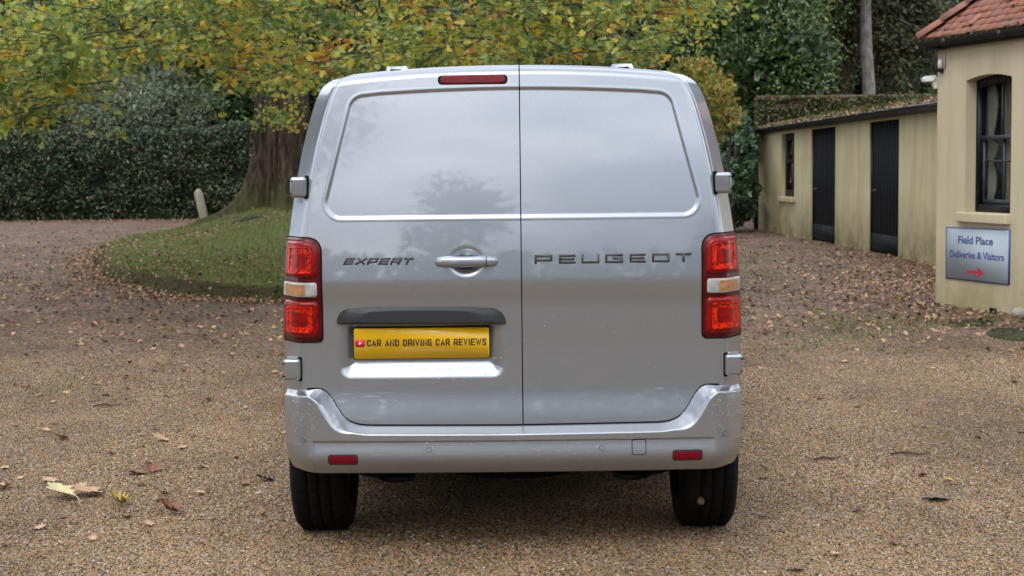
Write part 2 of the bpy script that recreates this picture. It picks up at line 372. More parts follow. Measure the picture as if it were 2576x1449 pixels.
# ================================================================== LEAF TOOLS
def rand_rot(n, up=0.0, spread=1.0):
    """rotation matrices; up>0 biases the leaf normal (local z) towards +Z"""
    z = rng.normal(size=(n, 3)) * spread; z[:, 2] = z[:, 2] + up; z /= np.linalg.norm(z, axis=1)[:, None]
    a = rng.normal(size=(n, 3)); x = np.cross(a, z); x /= np.linalg.norm(x, axis=1)[:, None]; y = np.cross(z, x)
    return np.stack([x, y, z], 2)
def scatter(name, tv, tf, P, Rm, S, mat, parent=None, rnd=None):
    tv = np.asarray(tv, float); n = len(P); k = len(tv)
    S = np.full(n, S) if np.isscalar(S) else S
    V = P[:, None, :] + (S[:, None, None] * tv[None]) @ np.transpose(Rm, (0, 2, 1))
    V = V.reshape(-1, 3)
    fl = np.concatenate([np.asarray(f) for f in tf]); tot = np.tile([len(f) for f in tf], n)
    li = (fl[None, :] + (np.arange(n) * k)[:, None]).reshape(-1)
    og = ORG[parent.name] if parent is not None else np.array([P[:, 0].mean(), P[:, 1].mean(), P[:, 2].min()])
    me = bpy.data.meshes.new(name); V = (V - og).astype(np.float32)
    me.vertices.add(len(V)); me.vertices.foreach_set('co', V.reshape(-1)); me.loops.add(len(li)); me.loops.foreach_set('vertex_index', li.astype(np.int32))
    me.polygons.add(len(tot)); me.polygons.foreach_set('loop_start', np.concatenate([[0], np.cumsum(tot)[:-1]]).astype(np.int32))
    rnd = rng.random(n) if rnd is None else rnd
    a = me.attributes.new('rnd', 'FLOAT', 'POINT'); a.data.foreach_set('value', np.repeat(rnd, k).astype(np.float32))
    me.update(calc_edges=True); me.materials.append(mat)
    o = bpy.data.objects.new(name, me); COL.objects.link(o); ORG[o.name] = og
    if parent is not None: o.parent = parent
    else: o.location = og
    return o
def oak_template(curl=.12, seed=0):
    r = np.random.default_rng(seed)
    pr = [(0, .02), (.12, .05), (.20, .22), (.30, .07), (.42, .36), (.50, .10), (.63, .40), (.71, .13), (.83, .26), (.90, .09), (1.0, .0)]
    V = []; 
    for (y, x) in pr: V.append((0, y - .5, curl * (y - .5) ** 2 * 2))
    for sgn in (-1, 1):
        for (y, x) in pr[1:-1]: 
            x = x * r.uniform(.85, 1.15); V.append((sgn * x, y - .5 + .05, curl * (y - .5) ** 2 * 2 + abs(x) * r.uniform(.25, .5) - .02))
    k = len(pr); mid = list(range(k)); l = list(range(k, 2 * k - 2)); rt = list(range(2 * k - 2, 3 * k - 4))
    return np.array(V), [tuple([mid[0]] + rt + mid[::-1][:-1]), tuple(mid + l[::-1])]
OAK = oak_template(); OAKS = [oak_template(c, i) for i, c in enumerate((.1, .5, -.3, .8, .2))]
LEAF = (np.array([(0, -.5, 0), (.24, -.1, .06), (.16, .3, .03), (0, .5, -.05), (-.16, .3, .03), (-.24, -.1, .06)]), [(0, 1, 2, 3), (0, 3, 4, 5)])
QUAD = (np.array([(-.35, -.5, 0), (.35, -.4, .06), (.30, .5, 0), (-.30, .4, .08)]), [(0, 1, 2, 3)])
BARK = NT('oak_bark'); v = BARK.coord((1, 1, .22)); n1 = BARK.noise(v, 9, 8, .7); n2 = BARK.noise(BARK.coord(), 1.5, 4)
c = BARK.ramp(n1, [(.35, (.018, .014, .010)), (.52, (.085, .065, .048)), (.75, (.19, .155, .12))])
BARK.col(BARK.mix(BARK.ramp(n2, [(.5, 0.0), (.75, .5)]), c, (.05, .06, .02))).set(rough=.9, spec=.15); BARK.bump(n1, .9, .05); BARK = BARK.m
MOSSBARK = plain('mossy_bark', (.045, .05, .02), .9, var=.5, scale=8, bump=.6)
GREYBARK = NT('grey_bark'); v = GREYBARK.coord((1, 1, .35)); n1 = GREYBARK.noise(v, 12, 7, .7)
GREYBARK.col(GREYBARK.ramp(n1, [(.3, (.07, .06, .055)), (.55, (.22, .20, .185)), (.8, (.34, .31, .29))])).set(rough=.9, spec=.15); GREYBARK.bump(n1, .7, .04); GREYBARK = GREYBARK.m
DARKBARK = plain('dark_bark', (.035, .03, .024), .9, var=.5, scale=10, bump=.5)

# ================================================================== THE OAK
oak = thing('oak_tree', 'large oak with thick flared trunk on the grassy mound, leaves turning yellow', 'tree', (TREE[0], TREE[1], .5))
hz = np.array([-.55, -.3, 0, .12, .3, .55, .9, 1.3, 1.8, 2.5, 3.5, 5, 7, 9.5]); rz = np.array([1.75, 1.5, 1.18, .95, .80, .70, .62, .565, .535, .51, .49, .45, .38, .24])
nh, na = 170, 200; hh = np.concatenate([np.linspace(-.55, 3.6, 130), np.linspace(3.7, 9.5, 40)]); th = np.linspace(0, 2 * math.pi, na, endpoint=False)
H, TH = np.meshgrid(hh, th, indexing='ij'); Rr = np.interp(H, hz, rz)
fl = np.clip(1 - H / 1.4, 0, 1) ** 1.5
lob = 1 + fl * (.26 * np.cos(5 * TH + .8) + .16 * np.cos(3 * TH + 2.2)) + .03 * np.cos(2 * TH)
Pn = np.stack([np.cos(TH) * 6, np.sin(TH) * 6, H * 1.1], -1).reshape(-1, 3)
bn = np.abs(vnoise(Pn * np.array([1, 1, .30]), 2.4, 11)).reshape(H.shape)
Rr = Rr * lob - .060 * (1 - np.clip(bn * 3, 0, 1)) + .02 * vnoise(Pn, .5, 4).reshape(H.shape)
lean = .02 * H
V = np.stack([TREE[0] + lean + Rr * np.cos(TH), TREE[1] + Rr * np.sin(TH), .5 + H], -1).reshape(-1, 3)
gf = []
i, j = np.meshgrid(np.arange(nh - 1), np.arange(na), indexing='ij'); a = (i * na + j).ravel(); b = (i * na + (j + 1) % na).ravel(); gf = np.stack([a, b, b + na, a + na], 1)
Mt = NT('oak_trunk_bark'); v = Mt.coord((1, 1, .16)); n1 = Mt.noise(v, 13, 8, .7); n2 = Mt.noise(Mt.coord(), 1.3, 5)
c = Mt.ramp(n1, [(.36, (.014, .010, .008)), (.52, (.070, .050, .038)), (.75, (.17, .13, .10))])
sp = Mt.n.new('ShaderNodeSeparateXYZ'); Mt.link(Mt.coord(), sp.inputs[0]); mossf = Mt.math('MULTIPLY', Mt.ramp(sp.outputs['Z'], [(.15, .9), (.95, 0.05)]), Mt.ramp(n2, [(.35, .3), (.6, 1.0)]))
Mt.col(Mt.mix(mossf, c, (.06, .075, .02))).set(rough=.9, spec=.15); Mt.bump(n1, 1.0, .06)
obj('trunk', V, gf, Mt.m, oak, smooth=True)
# canopy outline seen in the photograph tells how far the boughs hang down at each bearing
LOW = np.array([(-120, 345), (0, 350), (60, 348), (110, 338), (150, 300), (195, 250), (225, 205), (300, 180), (420, 165), (520, 175), (560, 215), (600, 245), (630, 240), (650, 200), (680, 200), (690, 352), (735, 350), (750, 270), (780, 245), (840, 225), (1000, 190), (1650, 180), (1690, 130), (1740, 70), (1790, 30), (1830, -40)], float)
limbs = MB(); tips = []
for (ang, L_, zt, st) in ((-172, 9, 6.6, 4.6), (-150, 14, 5.4, 4.2), (-132, 17, 5.2, 5.0), (-118, 17, 4.9, 5.4), (-104, 16, 5.0, 4.4), (-90, 17, 4.9, 6.0), (-76, 17, 5.1, 4.8), (-60, 15, 5.6, 5.4), (-42, 12, 6.0, 5.0), (0, 9, 8, 6), (60, 8, 8, 6.5), (120, 9, 8, 6)):
    a = R(ang); pts = []; 
    for t in np.linspace(0, 1, 14):
        r = L_ * t; z = st + .5 + (zt - st) * t + 1.9 * math.sin(t * math.pi) * .9 - (1.6 * t ** 3)
        pts.append((TREE[0] + math.cos(a) * r + .35 * math.sin(5 * t + ang), TREE[1] + math.sin(a) * r + .3 * math.cos(4 * t + ang), z))
    limbs.add(*tube(pts, np.linspace(.17, .02, 14), 7)); tips += [np.array(p) for p in pts[4:]]
    limbs_pts = pts
tips = np.array(tips)
obj('limbs', limbs.V, limbs.F, BARK, oak, smooth=True)
P = []; Rn = []; cl = []
twig = MB(); clusters = []
tries = 0
while len(clusters) < 900 and tries < 20000:
    tries += 1
    px = rng.uniform(-160, 1800); low = np.interp(px, LOW[:, 0], LOW[:, 1]); py = rng.uniform(-150, low - 30)
    Y = rng.uniform(13.5, 21) if rng.random() < .72 else rng.uniform(19, 30.0)
    if px > 640 and px < 780 and py > 150: Y = rng.uniform(24, 29.5)
    q = at_Y(px, py, Y)
    gapn = vnoise(np.array([[px / 300., py / 220., Y / 9.]]), 2.2, 21)[0]
    if gapn < .02 and rng.random() < .85 and py < low - 50: continue
    if 170 < px < 420 and 25 < py < 140 and rng.random() < .55: continue
    if q[2] < 1.6: continue
    clusters.append(q)
# upper crown above the frame, sparser
for _ in range(230):
    a = rng.uniform(0, 2 * math.pi); r = rng.uniform(1, 9.5); z = rng.uniform(5.2, 12) ; clusters.append(np.array([TREE[0] + r * math.cos(a), TREE[1] + r * math.sin(a), z]))
LP, LR, LS, LC = [], [], [], []
for i, q in enumerate(clusters):
    d = tips - q; d = np.hypot(np.hypot(d[:, 0], d[:, 1]), d[:, 2] - .8); par = tips[np.argmin(d)]
    u = par - q; Lu = np.linalg.norm(u); u = u / Lu
    hv = np.array([TREE[0], TREE[1], q[2]]) - q; hv = hv / (np.linalg.norm(hv) + .01) + rng.normal(size=3) * (.45, .45, 0); s0 = q + hv * .75 + np.array([0, 0, .16]); base = rng.normal(.44, .17)
    if i % 1 == 0:
        mid = (q + s0) / 2 + rng.normal(size=3) * .06
        twig.add(*tube([s0, mid, q], [.009, .006, .003], 4, closed=False))
        if i % 9 == 0: twig.add(*tube([par, (par + s0) / 2 + rng.normal(size=3) * .2 + (0, 0, .15), s0], [.024, .014, .009], 5, closed=False))
    m_ = int(rng.uniform(34, 60)) if i < 900 else 46
    nb = 4
    br = [q + rng.normal(size=3) * np.array([.33, .33, .085]) + np.array([0, 0, -.03]) for _ in range(nb)]
    for b_ in br: twig.add(*tube([mid, (mid + b_) / 2 + rng.normal(size=3) * .02, b_], [.005, .004, .002], 3, closed=False))
    ii = rng.integers(0, nb, m_); t = rng.random(m_)[:, None] ** .6
    pp = mid[None] * (1 - t) + np.array(br)[ii] * t + rng.normal(size=(m_, 3)) * .055
    LP.append(pp); LC.append(np.clip(base + rng.normal(0, .16, m_), .01, .99)); LS.append(rng.uniform(.062, .110, m_) * (1 if i < 900 else 1.8))
obj('twigs', twig.V, twig.F, DARKBARK, oak)['kind'] = 'stuff'
LP = np.concatenate(LP); LC = np.concatenate(LC); LS = np.concatenate(LS); LR = rand_rot(len(LP), 1.1)
OAKLEAF = leafmat('oak_leaves', [(0.0, (.06, .125, .035)), (.28, (.15, .24, .055)), (.48, (.30, .36, .07)), (.62, (.50, .48, .08)), (.77, (.68, .43, .045)), (.93, (.42, .18, .05)), (1.0, (.24, .11, .05))], rough=.36, transl=.45)
# leaves above the frame do not need single objects; the ~300 nearest in view are parts of their own
d_ = LP - np.array([0, 0, CAMH]); dep = d_ @ _f; ix = CX + FOC * (d_ @ _r) / dep; iy = CY - FOC * (d_ @ _u) / dep
vis = np.where((ix > 5) & (ix < 2570) & (iy > 5) & ~((ix > 780) & (ix < 1790) & (iy > 160)))[0]; near = vis[np.argsort(dep[vis])[:300]]
rest = np.setdiff1d(np.arange(len(LP)), near)
o = scatter('leaves', *OAK, LP[rest], LR[rest], LS[rest], OAKLEAF, oak, LC[rest]); o['kind'] = 'stuff'
lm = []
for k in range(12):
    tv, tf = OAKS[k % 5]; me = mesh_np('leaf', tv, tf, OAKLEAF, rnd=np.full(len(tv), (k + .5) / 13)); lm.append(me)
for i in near:
    k = int(np.clip(LC[i] * 12, 0, 11)); o = bpy.data.objects.new('leaf', lm[k]); COL.objects.link(o); o.parent = oak
    o.location = LP[i] - ORG[oak.name]; o.rotation_euler = Matrix(LR[i].tolist()).to_euler(); o.scale = (LS[i],) * 3

# ================================================================== OTHER TREES
def blob_pts(c, rad, n, shell=.55, noise=.25, seed=0):
    d = rng.normal(size=(n, 3)); d /= np.linalg.norm(d, axis=1)[:, None]
    r = (shell + (1 - shell) * rng.random(n) ** .7) * (1 + noise * vnoise(d, 2.6, seed))
    return np.array(c) + d * r[:, None] * np.array(rad), d
MATS = {}
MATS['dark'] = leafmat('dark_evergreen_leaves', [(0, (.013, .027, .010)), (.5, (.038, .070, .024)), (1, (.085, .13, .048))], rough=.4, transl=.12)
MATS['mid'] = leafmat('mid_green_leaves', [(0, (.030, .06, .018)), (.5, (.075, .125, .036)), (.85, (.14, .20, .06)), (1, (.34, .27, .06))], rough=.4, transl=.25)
MATS['pale'] = leafmat('pale_grey_green_leaves', [(0, (.14, .175, .11)), (.5, (.21, .25, .165)), (1, (.30, .345, .24))], rough=.6, transl=.3)
MATS['orange'] = leafmat('orange_autumn_leaves', [(0, (.06, .10, .02)), (.35, (.16, .20, .04)), (.6, (.36, .28, .04)), (1, (.45, .17, .04))], rough=.45, transl=.35)
MATS['laurel'] = leafmat('laurel_leaves', [(0, (.018, .045, .02)), (.6, (.045, .095, .04)), (1, (.10, .16, .07))], rough=.3, transl=.12)
MATS['hedge'] = leafmat('hedge_leaves', [(0, (.012, .024, .011)), (.55, (.038, .062, .027)), (.965, (.09, .12, .055)), (.985, (.30, .14, .07)), (1, (.34, .18, .09))], rough=.42, transl=.08)
MATS['needle'] = leafmat('drooping_conifer_foliage', [(0, (.026, .034, .015)), (.5, (.068, .080, .034)), (1, (.14, .135, .062))], rough=.6, transl=.15)
def tree(name, label, cat, x, y, h, blobs, mat, n, size, tr=.18, bark=DARKBARK, tmpl=LEAF, group=None, lean=0.0, up=.5, inner=True, branches=8):
    t = thing(name, label, cat, (x, y, 0), group)
    m = MB(); zs = np.linspace(-.1, h, 12); m.add(*tube([(x + lean * z + .06 * math.sin(z * 1.3 + x), y + .05 * math.cos(z + y), z) for z in zs], np.linspace(tr, tr * .35, 12) * np.array([1.35, 1.08] + [1] * 10), 12))
    obj('trunk', m.V, m.F, bark, t, smooth=True)
    PP = []; CC = []
    tot = sum(b[1][0] * b[1][1] + b[1][0] * b[1][2] for b in blobs); br = MB()
    for k, (c, rad) in enumerate(blobs):
        c = np.array(c, float); w = (rad[0] * rad[1] + rad[0] * rad[2]) / tot
        p, d = blob_pts(c, rad, int(n * w), .5, .3, int(abs(x * 7 + k * 3 + y)) % 1000)
        # break the blob into clumps
        q = vnoise(p, 1.1, 5); keep = q > -.55; p = p[keep]; PP.append(p); CC.append(np.clip(.5 + .22 * rng.normal(size=len(p)) + .12 * q[keep], 0, 1))
        if c[2] < h + 2:
            s0 = (x + lean * max(.5, c[2] - rad[2]), y, max(.5, min(h, c[2] - rad[2] * .5))); br.add(*tube([s0, (np.array(s0) + c) / 2 + (0, 0, .3), c], [tr * .5, tr * .3, tr * .12], 6))
            for _ in range(branches // 2):
                e = c + rng.normal(size=3) * np.array(rad) * .5; br.add(*tube([c, (c + e) / 2 + rng.normal(size=3) * .1, e], [tr * .15, tr * .09, .01], 4, closed=False))
    if br.V: obj('branches', br.V, br.F, bark, t, smooth=True)
    PP = np.concatenate(PP); CC = np.concatenate(CC)
    S = rng.uniform(.65, 1.35, len(PP)) * size
    o = scatter('crown', *tmpl, PP, rand_rot(len(PP), up), S, mat, t, CC); o['kind'] = 'stuff'
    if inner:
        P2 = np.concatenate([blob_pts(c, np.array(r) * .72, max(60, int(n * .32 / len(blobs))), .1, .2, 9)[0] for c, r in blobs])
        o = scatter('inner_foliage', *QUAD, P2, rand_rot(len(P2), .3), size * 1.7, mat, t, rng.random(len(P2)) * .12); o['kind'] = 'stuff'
    return t
def blobs_px(lst):
    """(px, py, Y, rx_px, rz_px, ry_m) -> world blobs"""
    o = []
    for (px, py, Y, rx, rz_, ry) in lst:
        c = at_Y(px, py, Y); k = Y / FOC; o.append((c, (rx * k, ry, rz_ * k)))
    return o
def X_(px, Y): return at_Y(px, 400, Y)[0]
# second trunk seen through the oak's leaves
tree('ivy_clad_tree', 'slim dark trunk rising behind the oak leaves above the van roof', 'tree', X_(928, 41), 41, 9, blobs_px([(880, -60, 41, 200, 90, 2.5), (1010, 60, 43, 170, 120, 2.0), (800, 60, 43, 120, 120, 1.5)]), MATS['mid'], 7000, .13, tr=.22, lean=.01)
# right of the van
tree('broadleaf_tree', 'dense dark green broadleaf tree behind the outbuilding, right of the van roof', 'tree', X_(1900, 43), 43, 7, blobs_px([(1790, 90, 43, 150, 160, 2.4), (1930, 60, 42, 150, 150, 2.4), (2010, 160, 41, 110, 110, 1.8), (1880, 190, 41, 130, 120, 2), (1800, -60, 44, 200, 120, 3), (2020, -50, 44, 150, 100, 3), (1860, 300, 42, 110, 110, 2), (1700, 180, 44, 120, 150, 2)]), MATS['mid'], 34000, .12, tr=.25)
tree('autumn_maple', 'small tree with orange and yellow green leaves just right of the van roof', 'tree', X_(1835, 30), 30, 2.6, blobs_px([(1800, 235, 30, 55, 50, .6), (1830, 300, 30, 40, 40, .5), (1795, 320, 30.4, 50, 40, .5), (1740, 190, 30.5, 60, 50, .6)]), MATS['orange'], 1900, .10, tr=.05, tmpl=OAK, inner=False)
tree('laurel_shrub', 'dark green laurel shrub with long leaves between the van and the outbuilding', 'shrub', X_(1850, 34), 34, 1.6, blobs_px([(1845, 400, 34, 62, 70, .9), (1830, 480, 34, 66, 75, .9), (1865, 500, 34.5, 45, 60, .8), (1790, 460, 34.5, 60, 100, .8), (1850, 350, 35, 50, 50, .8)]), MATS['laurel'], 11000, .14, tr=.05, up=-.2, inner=False)
con = tree('conifer', 'tall conifer with a bare grey trunk behind the garden wall', 'tree', X_(2180, 45), 45, 13, blobs_px([(2180, -120, 45, 170, 60, 2)]), MATS['needle'], 3000, .16, tr=.225, bark=GREYBARK, inner=False, branches=0)
# drooping conifer sprays
P = []; sp_ = MB()
for _ in range(150):
    px = rng.uniform(2030, 2440); py = rng.uniform(-60, 225); Y = rng.uniform(45.5, 48); 
    if abs(px - 2180) < 35: continue
    c = at_Y(px, py, Y); tx = X_(2180, 45); a = np.array([tx + (c[0] - tx) * .3, 45.4, c[2] + 1.2]); mid = (a + c) / 2 + (0, 0, .2); sp_.add(*tube([a, mid, c], [.03, .02, .006], 4, closed=False))
    n = 110; t = rng.random(n); p = a * (1 - t[:, None]) + c * t[:, None]; p[:, 2] += .2 * np.sin(t * 3.1) - rng.random(n) * .9 * t; p += rng.normal(size=(n, 3)) * (.12, .12, .05); P.append(p)
obj('branches', sp_.V, sp_.F, GREYBARK, con); P = np.concatenate(P)
z = rand_rot(len(P), 0); o = scatter('sprays', *LEAF, P, z, rng.uniform(.10, .22, len(P)), MATS['needle'], con); o['kind'] = 'stuff'
# conifer hanging boughs group behind
KINDS = [('dark', 'dark'), ('mid', 'green'), ('pale', 'pale grey green')]
bt = [  # px, Y, kind, top px y, low px y, half width px
    (-60, 56, 'mid', -90, 330, 170, 'green woodland tree at the far left above the hedge'),
    (110, 53, 'pale', -70, 320, 150, 'pale green tree above the left end of the hedge'),
    (290, 54, 'pale', -60, 330, 150, 'pale grey green tree seen in the gap under the oak leaves'),
    (430, 55, 'pale', -60, 330, 130, 'hazy pale tree right of the gap under the oak leaves'),
    (560, 54, 'mid', -80, 340, 110, 'green woodland tree left of the oak trunk'),
    (650, 52, 'dark', -80, 350, 95, 'dark evergreen tree directly behind the oak trunk'),
    (820, 56, 'mid', -80, 330, 150, 'green woodland tree right of the oak trunk'),
    (1050, 58, 'mid', -80, 300, 170, 'green woodland tree behind the left half of the van roof'),
    (1290, 58, 'pale', -80, 300, 170, 'pale woodland tree behind the middle of the van roof'),
    (1500, 56, 'mid', -80, 300, 160, 'green woodland tree behind the right half of the van roof'),
    (1700, 54, 'dark', -80, 560, 170, 'dark woodland tree right behind the van corner'),
    (1960, 56, 'dark', -80, 420, 190, 'dark woodland tree behind the outbuilding'),
    (2130, 58, 'dark', -80, 330, 160, 'dark woodland tree left of the bare conifer trunk'),
    (2300, 56, 'dark', -80, 330, 170, 'dark woodland tree behind the lean-to roof'),
    (2480, 50, 'mid', -80, 330, 150, 'green woodland tree above the tiled roof')]
for (px, Y, kd, t0, t1, hw, lab) in bt:
    bl = []
    for k in range(9):
        py = t0 + (t1 - t0) * (k // 3 + .5) / 3; bl.append((px + (k % 3 - 1) * hw * .6 + rng.uniform(-15, 15), py + rng.uniform(-20, 20), Y + rng.uniform(-2, 2), hw * .55, (t1 - t0) / 4.2, 2.2))
    tree('woodland_tree', lab, 'tree', X_(px, Y), Y + .5, 9, blobs_px(bl) + [] * 1 if kd == 'pale' else blobs_px(bl) + [((X_(px, Y), Y + 1.5, 10.5), (hw * Y / FOC * 1.1, 3.2, 3.2))], MATS[kd], 12500 if kd != 'pale' else 11000, .17, tr=.2, group='trees of the wood behind the hedge and the van', bark=GREYBARK if kd == 'pale' else DARKBARK)
# far thicket closing the wood
n = 26000; P = np.stack([rng.uniform(-34, 34, n), rng.uniform(66, 74, n), rng.uniform(0, 13, n) + 0], -1); P[:, 2] += 1.0 * vnoise(P, .3, 8)
o = scatter('far_thicket', *QUAD, P, rand_rot(n, .3), rng.uniform(.4, .8, n), MATS['mid'], None, rng.random(n) * .75); tag(o, 'dim green thicket closing the wood behind the trees', 'thicket', kind='stuff')
# twiggy undergrowth above the hedge
m = MB()
for _ in range(9):
    px = rng.uniform(150, 640); q = at_Y(px, 345, 50 + rng.uniform(0, 3)); h = rng.uniform(.8, 2.4); q2 = q + np.array([rng.normal(0, .5), 0, h]); m.add(*tube([q - (0, 0, 1.5), q + rng.normal(size=3) * .1, (q + q2) / 2 + rng.normal(size=3) * .2, q2], [.02, .018, .012, .004], 4, closed=False))
tag(obj('bare_undergrowth', m.V, m.F, GREYBARK), 'thin bare twigs of undergrowth standing above the hedge', 'undergrowth', kind='stuff')

for (px, py, rx, rz_, lab) in ((210, 285, 95, 70, 'pale grey green bush rising behind the left half of the hedge'), (345, 270, 90, 80, 'pale grey green bush in the gap below the oak leaves'), (470, 275, 90, 85, 'olive grey bush behind the hedge left of the oak trunk'), (590, 270, 80, 90, 'dull green bush behind the right end of the hedge'), (60, 300, 90, 60, 'green bush behind the left end of the hedge')):
    tree('bush', lab, 'bush', X_(px, 51), 51, 2.4, blobs_px([(px, py, 51, rx, rz_, .8), (px - 30, py - 50, 51.5, rx * .7, rz_ * .8, .7), (px + 35, py + 20, 50.6, rx * .7, rz_ * .7, .6)]), MATS['pale'] if px < 500 and px > 100 else MATS['mid'], 6500, .08, tr=.05, group='bushes behind the hedge', bark=GREYBARK)
# ---- hedge
hx0, hx1 = X_(-140, 46.5), X_(700, 46.5) + 3.5; HZ = at_Y(300, 328, 47.5)[2]
hedge = thing('hedge', 'long dark green clipped hedge along the far side of the track', 'hedge', ((hx0 + hx1) / 2, 48, 0))
m = MB(); xs = np.linspace(hx0 + .3, hx1 - .3, 60); 
nn = 20; V = []; 
for x in xs:
    for t in np.linspace(0, 1, nn):
        yy = 46.75 + (0 if t < .7 else (t - .7) / .3 * 2.0); zz_ = (t / .7) * (HZ - .3) if t < .7 else HZ - .3; V.append((x, yy + .12 * vnoise(np.array([[x, t * 3, 0]]), 1.5, 2)[0], zz_))
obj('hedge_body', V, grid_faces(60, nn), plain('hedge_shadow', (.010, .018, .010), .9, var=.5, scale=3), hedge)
n = 52000; u = rng.random(n); X = rng.uniform(hx0, hx1, n); front = u < .62
Yh = np.where(front, 46.3 + rng.random(n) ** 1.5 * .5, rng.uniform(46.4, 49, n)); Zh = np.where(front, rng.uniform(.02, HZ, n), HZ - rng.random(n) ** 2 * .3)
P = np.stack([X, Yh, Zh], -1); nzv = vnoise(P * np.array([1, 1, 1.4]), 1.3, 31); P[:, 1] += np.where(front, -.34 * nzv + .45 * smooth01((P[:, 2] - HZ + .5) / .5), 0); P[:, 2] += np.where(front, 0, .17 * nzv); keep = (nzv > -.8)
P = P[keep]; Rm = rand_rot(len(P), .3); 
scatter('leaves', *LEAF, P, Rm, rng.uniform(.075, .14, len(P)), MATS['hedge'], hedge)['kind'] = 'stuff'
# end face
# ================================================================== LEAN POST
pb = at_z(518, 545, .33); pb = at_Y(516, 545, 31.5); pt = at_Y(499, 479, 31.4); k = .075
m = MB(); ax_ = np.array(pt) - pb; base = [(-k, -k), (k, -k), (k, k), (-k, k)]
V = [tuple(pb + np.array([a, b, -.15]) - ax_ * .2) for a, b in base] + [tuple(pt + np.array([a, b, -.05])) for a, b in base] + [tuple(pt + np.array([a * .35, b * .35, .03])) for a, b in base]
F = [(0, 1, 5, 4), (1, 2, 6, 5), (2, 3, 7, 6), (3, 0, 4, 7), (4, 5, 9, 8), (5, 6, 10, 9), (6, 7, 11, 10), (7, 4, 8, 11), (8, 9, 10, 11)]
tag(obj('wooden_post', V, F, plain('weathered_wood', (.30, .27, .20), .85, var=.3, scale=14, bump=.4)), 'short pale weathered wooden post leaning in front of the hedge', 'post')
# root across the mound
pts = []
for t in np.linspace(0, 1, 12):
    q = at_Y(588 + 70 * t, 580 - 26 * t + 5 * math.sin(6 * t), 29 + 1.0 * t); pts.append((q[0], q[1], float(mound_z(np.array([q[0]]), np.array([q[1]]))[0]) + .03 - .05 * abs(t - .5)))
obj('root', *tube(pts, np.array([.03, .05, .06, .07, .07, .07, .075, .07, .07, .06, .05, .03]), 8), MOSSBARK, oak, smooth=True)

# ================================================================== GRASS, LITTER, FALLEN LEAVES
BLADE = (np.array([(-.10, 0, 0), (.10, 0, 0), (.05, .25, .55), (-.02, .5, 1.0)]), [(0, 1, 2), (0, 2, 3)])
GRASS = leafmat('grass_blades', [(0, (.05, .085, .016)), (.5, (.12, .165, .034)), (.85, (.20, .24, .06)), (1, (.24, .22, .09))], rough=.6, transl=.3)
n = 60000; P = np.stack([rng.uniform(x0, x1, n), y0 + (y1 - y0) * rng.random(n) ** 1.4, np.zeros(n)], -1)
g = vnoise(P, .8, 41); keep = inside_mound(P[:, 0], P[:, 1]) & (g > -.35 + .25 * rng.normal(size=n)); P = P[keep]; P[:, 2] = mound_z(P[:, 0], P[:, 1])
a = rng.uniform(0, 6.28, len(P)); Rm = np.stack([np.stack([np.cos(a), -np.sin(a), 0 * a], -1), np.stack([np.sin(a), np.cos(a), 0 * a], -1), np.stack([0 * a, 0 * a, 0 * a + 1], -1)], 1)
# weeds in the drive on the right and left
n = 9000; q = []
for (pxa, pxb, pya, pyb, k) in ((1870, 2576, 640, 890, 5200), (0, 620, 590, 720, 2200), (1870, 2576, 620, 860, 4000), (0, 250, 880, 1000, 400)):
    px = rng.uniform(pxa, pxb, k); py = rng.uniform(pya, pyb, k)
    for a_, b_ in zip(px, py): q.append(at_z(a_, b_))
q = np.array(q); q = q[vnoise(q * np.array([.7, .35, 1]), 1.0, 17) > .22]; q = q[~inside_mound(q[:, 0], q[:, 1])]
a2 = rng.uniform(0, 6.28, len(q)); Rm2 = np.stack([np.stack([np.cos(a2), -np.sin(a2), 0 * a2], -1), np.stack([np.sin(a2), np.cos(a2), 0 * a2], -1), np.stack([0 * a2, 0 * a2, 0 * a2 + 1], -1)], 1)
tag(scatter('grass', *BLADE, P, Rm, rng.uniform(.03, .075, len(P)), GRASS), 'short green grass on the mound under the oak', 'grass', kind='stuff')
tag(scatter('weeds', *BLADE, q, Rm2, rng.uniform(.02, .05, len(q)), GRASS), 'low green weeds coming up through the gravel drive', 'weeds', kind='stuff')
LITTER = leafmat('fallen_leaves', [(0, (.085, .045, .028)), (.3, (.19, .105, .062)), (.6, (.32, .19, .115)), (.88, (.44, .29, .185)), (.97, (.42, .30, .09)), (1, (.14, .16, .06))], rough=.65, transl=.08, spec=.3)
P = []
def region(pxa, pxb, pya, pyb, n, fn=None):
    px = rng.uniform(pxa, pxb, n * 3); py = rng.uniform(pya, pyb, n * 3); c = 0; dd = np.outer(px - CX, _r) + np.outer(CY - py, _u) + _f * FOC; t = -CAMH / dd[:, 2]; q = np.stack([dd[:, 0] * t, dd[:, 1] * t, 0 * t], -1)
    w = (q[:, 1] / 40) ** 1.0; keep = rng.random(len(w)) < np.clip(w * 1.3, .1, 1)
    if fn is not None: keep &= fn(q, px, py)
    P.append(q[keep][:n])
region(1850, 2400, 575, 760, 2600, lambda q, a, b: rng.random(len(a)) < np.clip((a - 1800) / 420, .2, 1))
region(2100, 2600, 690, 870, 1900, lambda q, a, b: rng.random(len(a)) < np.clip((a - 2080) / 300, .1, 1) * np.clip((870 - b + (a - 2350) * .1) / 110, .05, 1))
region(1850, 2600, 600, 950, 1100)
region(0, 760, 560, 640, 1500); region(0, 500, 620, 760, 1500); region(0, 1300, 700, 900, 900)
sd = None
nb_ = 9000; idx = rng.integers(0, len(MPOLY), nb_); pp = MPOLY[idx]; nrm = rng.normal(0, .22, (nb_, 2)) * (1, .8) + (-.05, -.30); q = np.concatenate([pp + nrm, np.zeros((nb_, 1))], 1); q = q[(q[:, 1] < 30) & (q[:, 0] < 0)]; P.append(q)
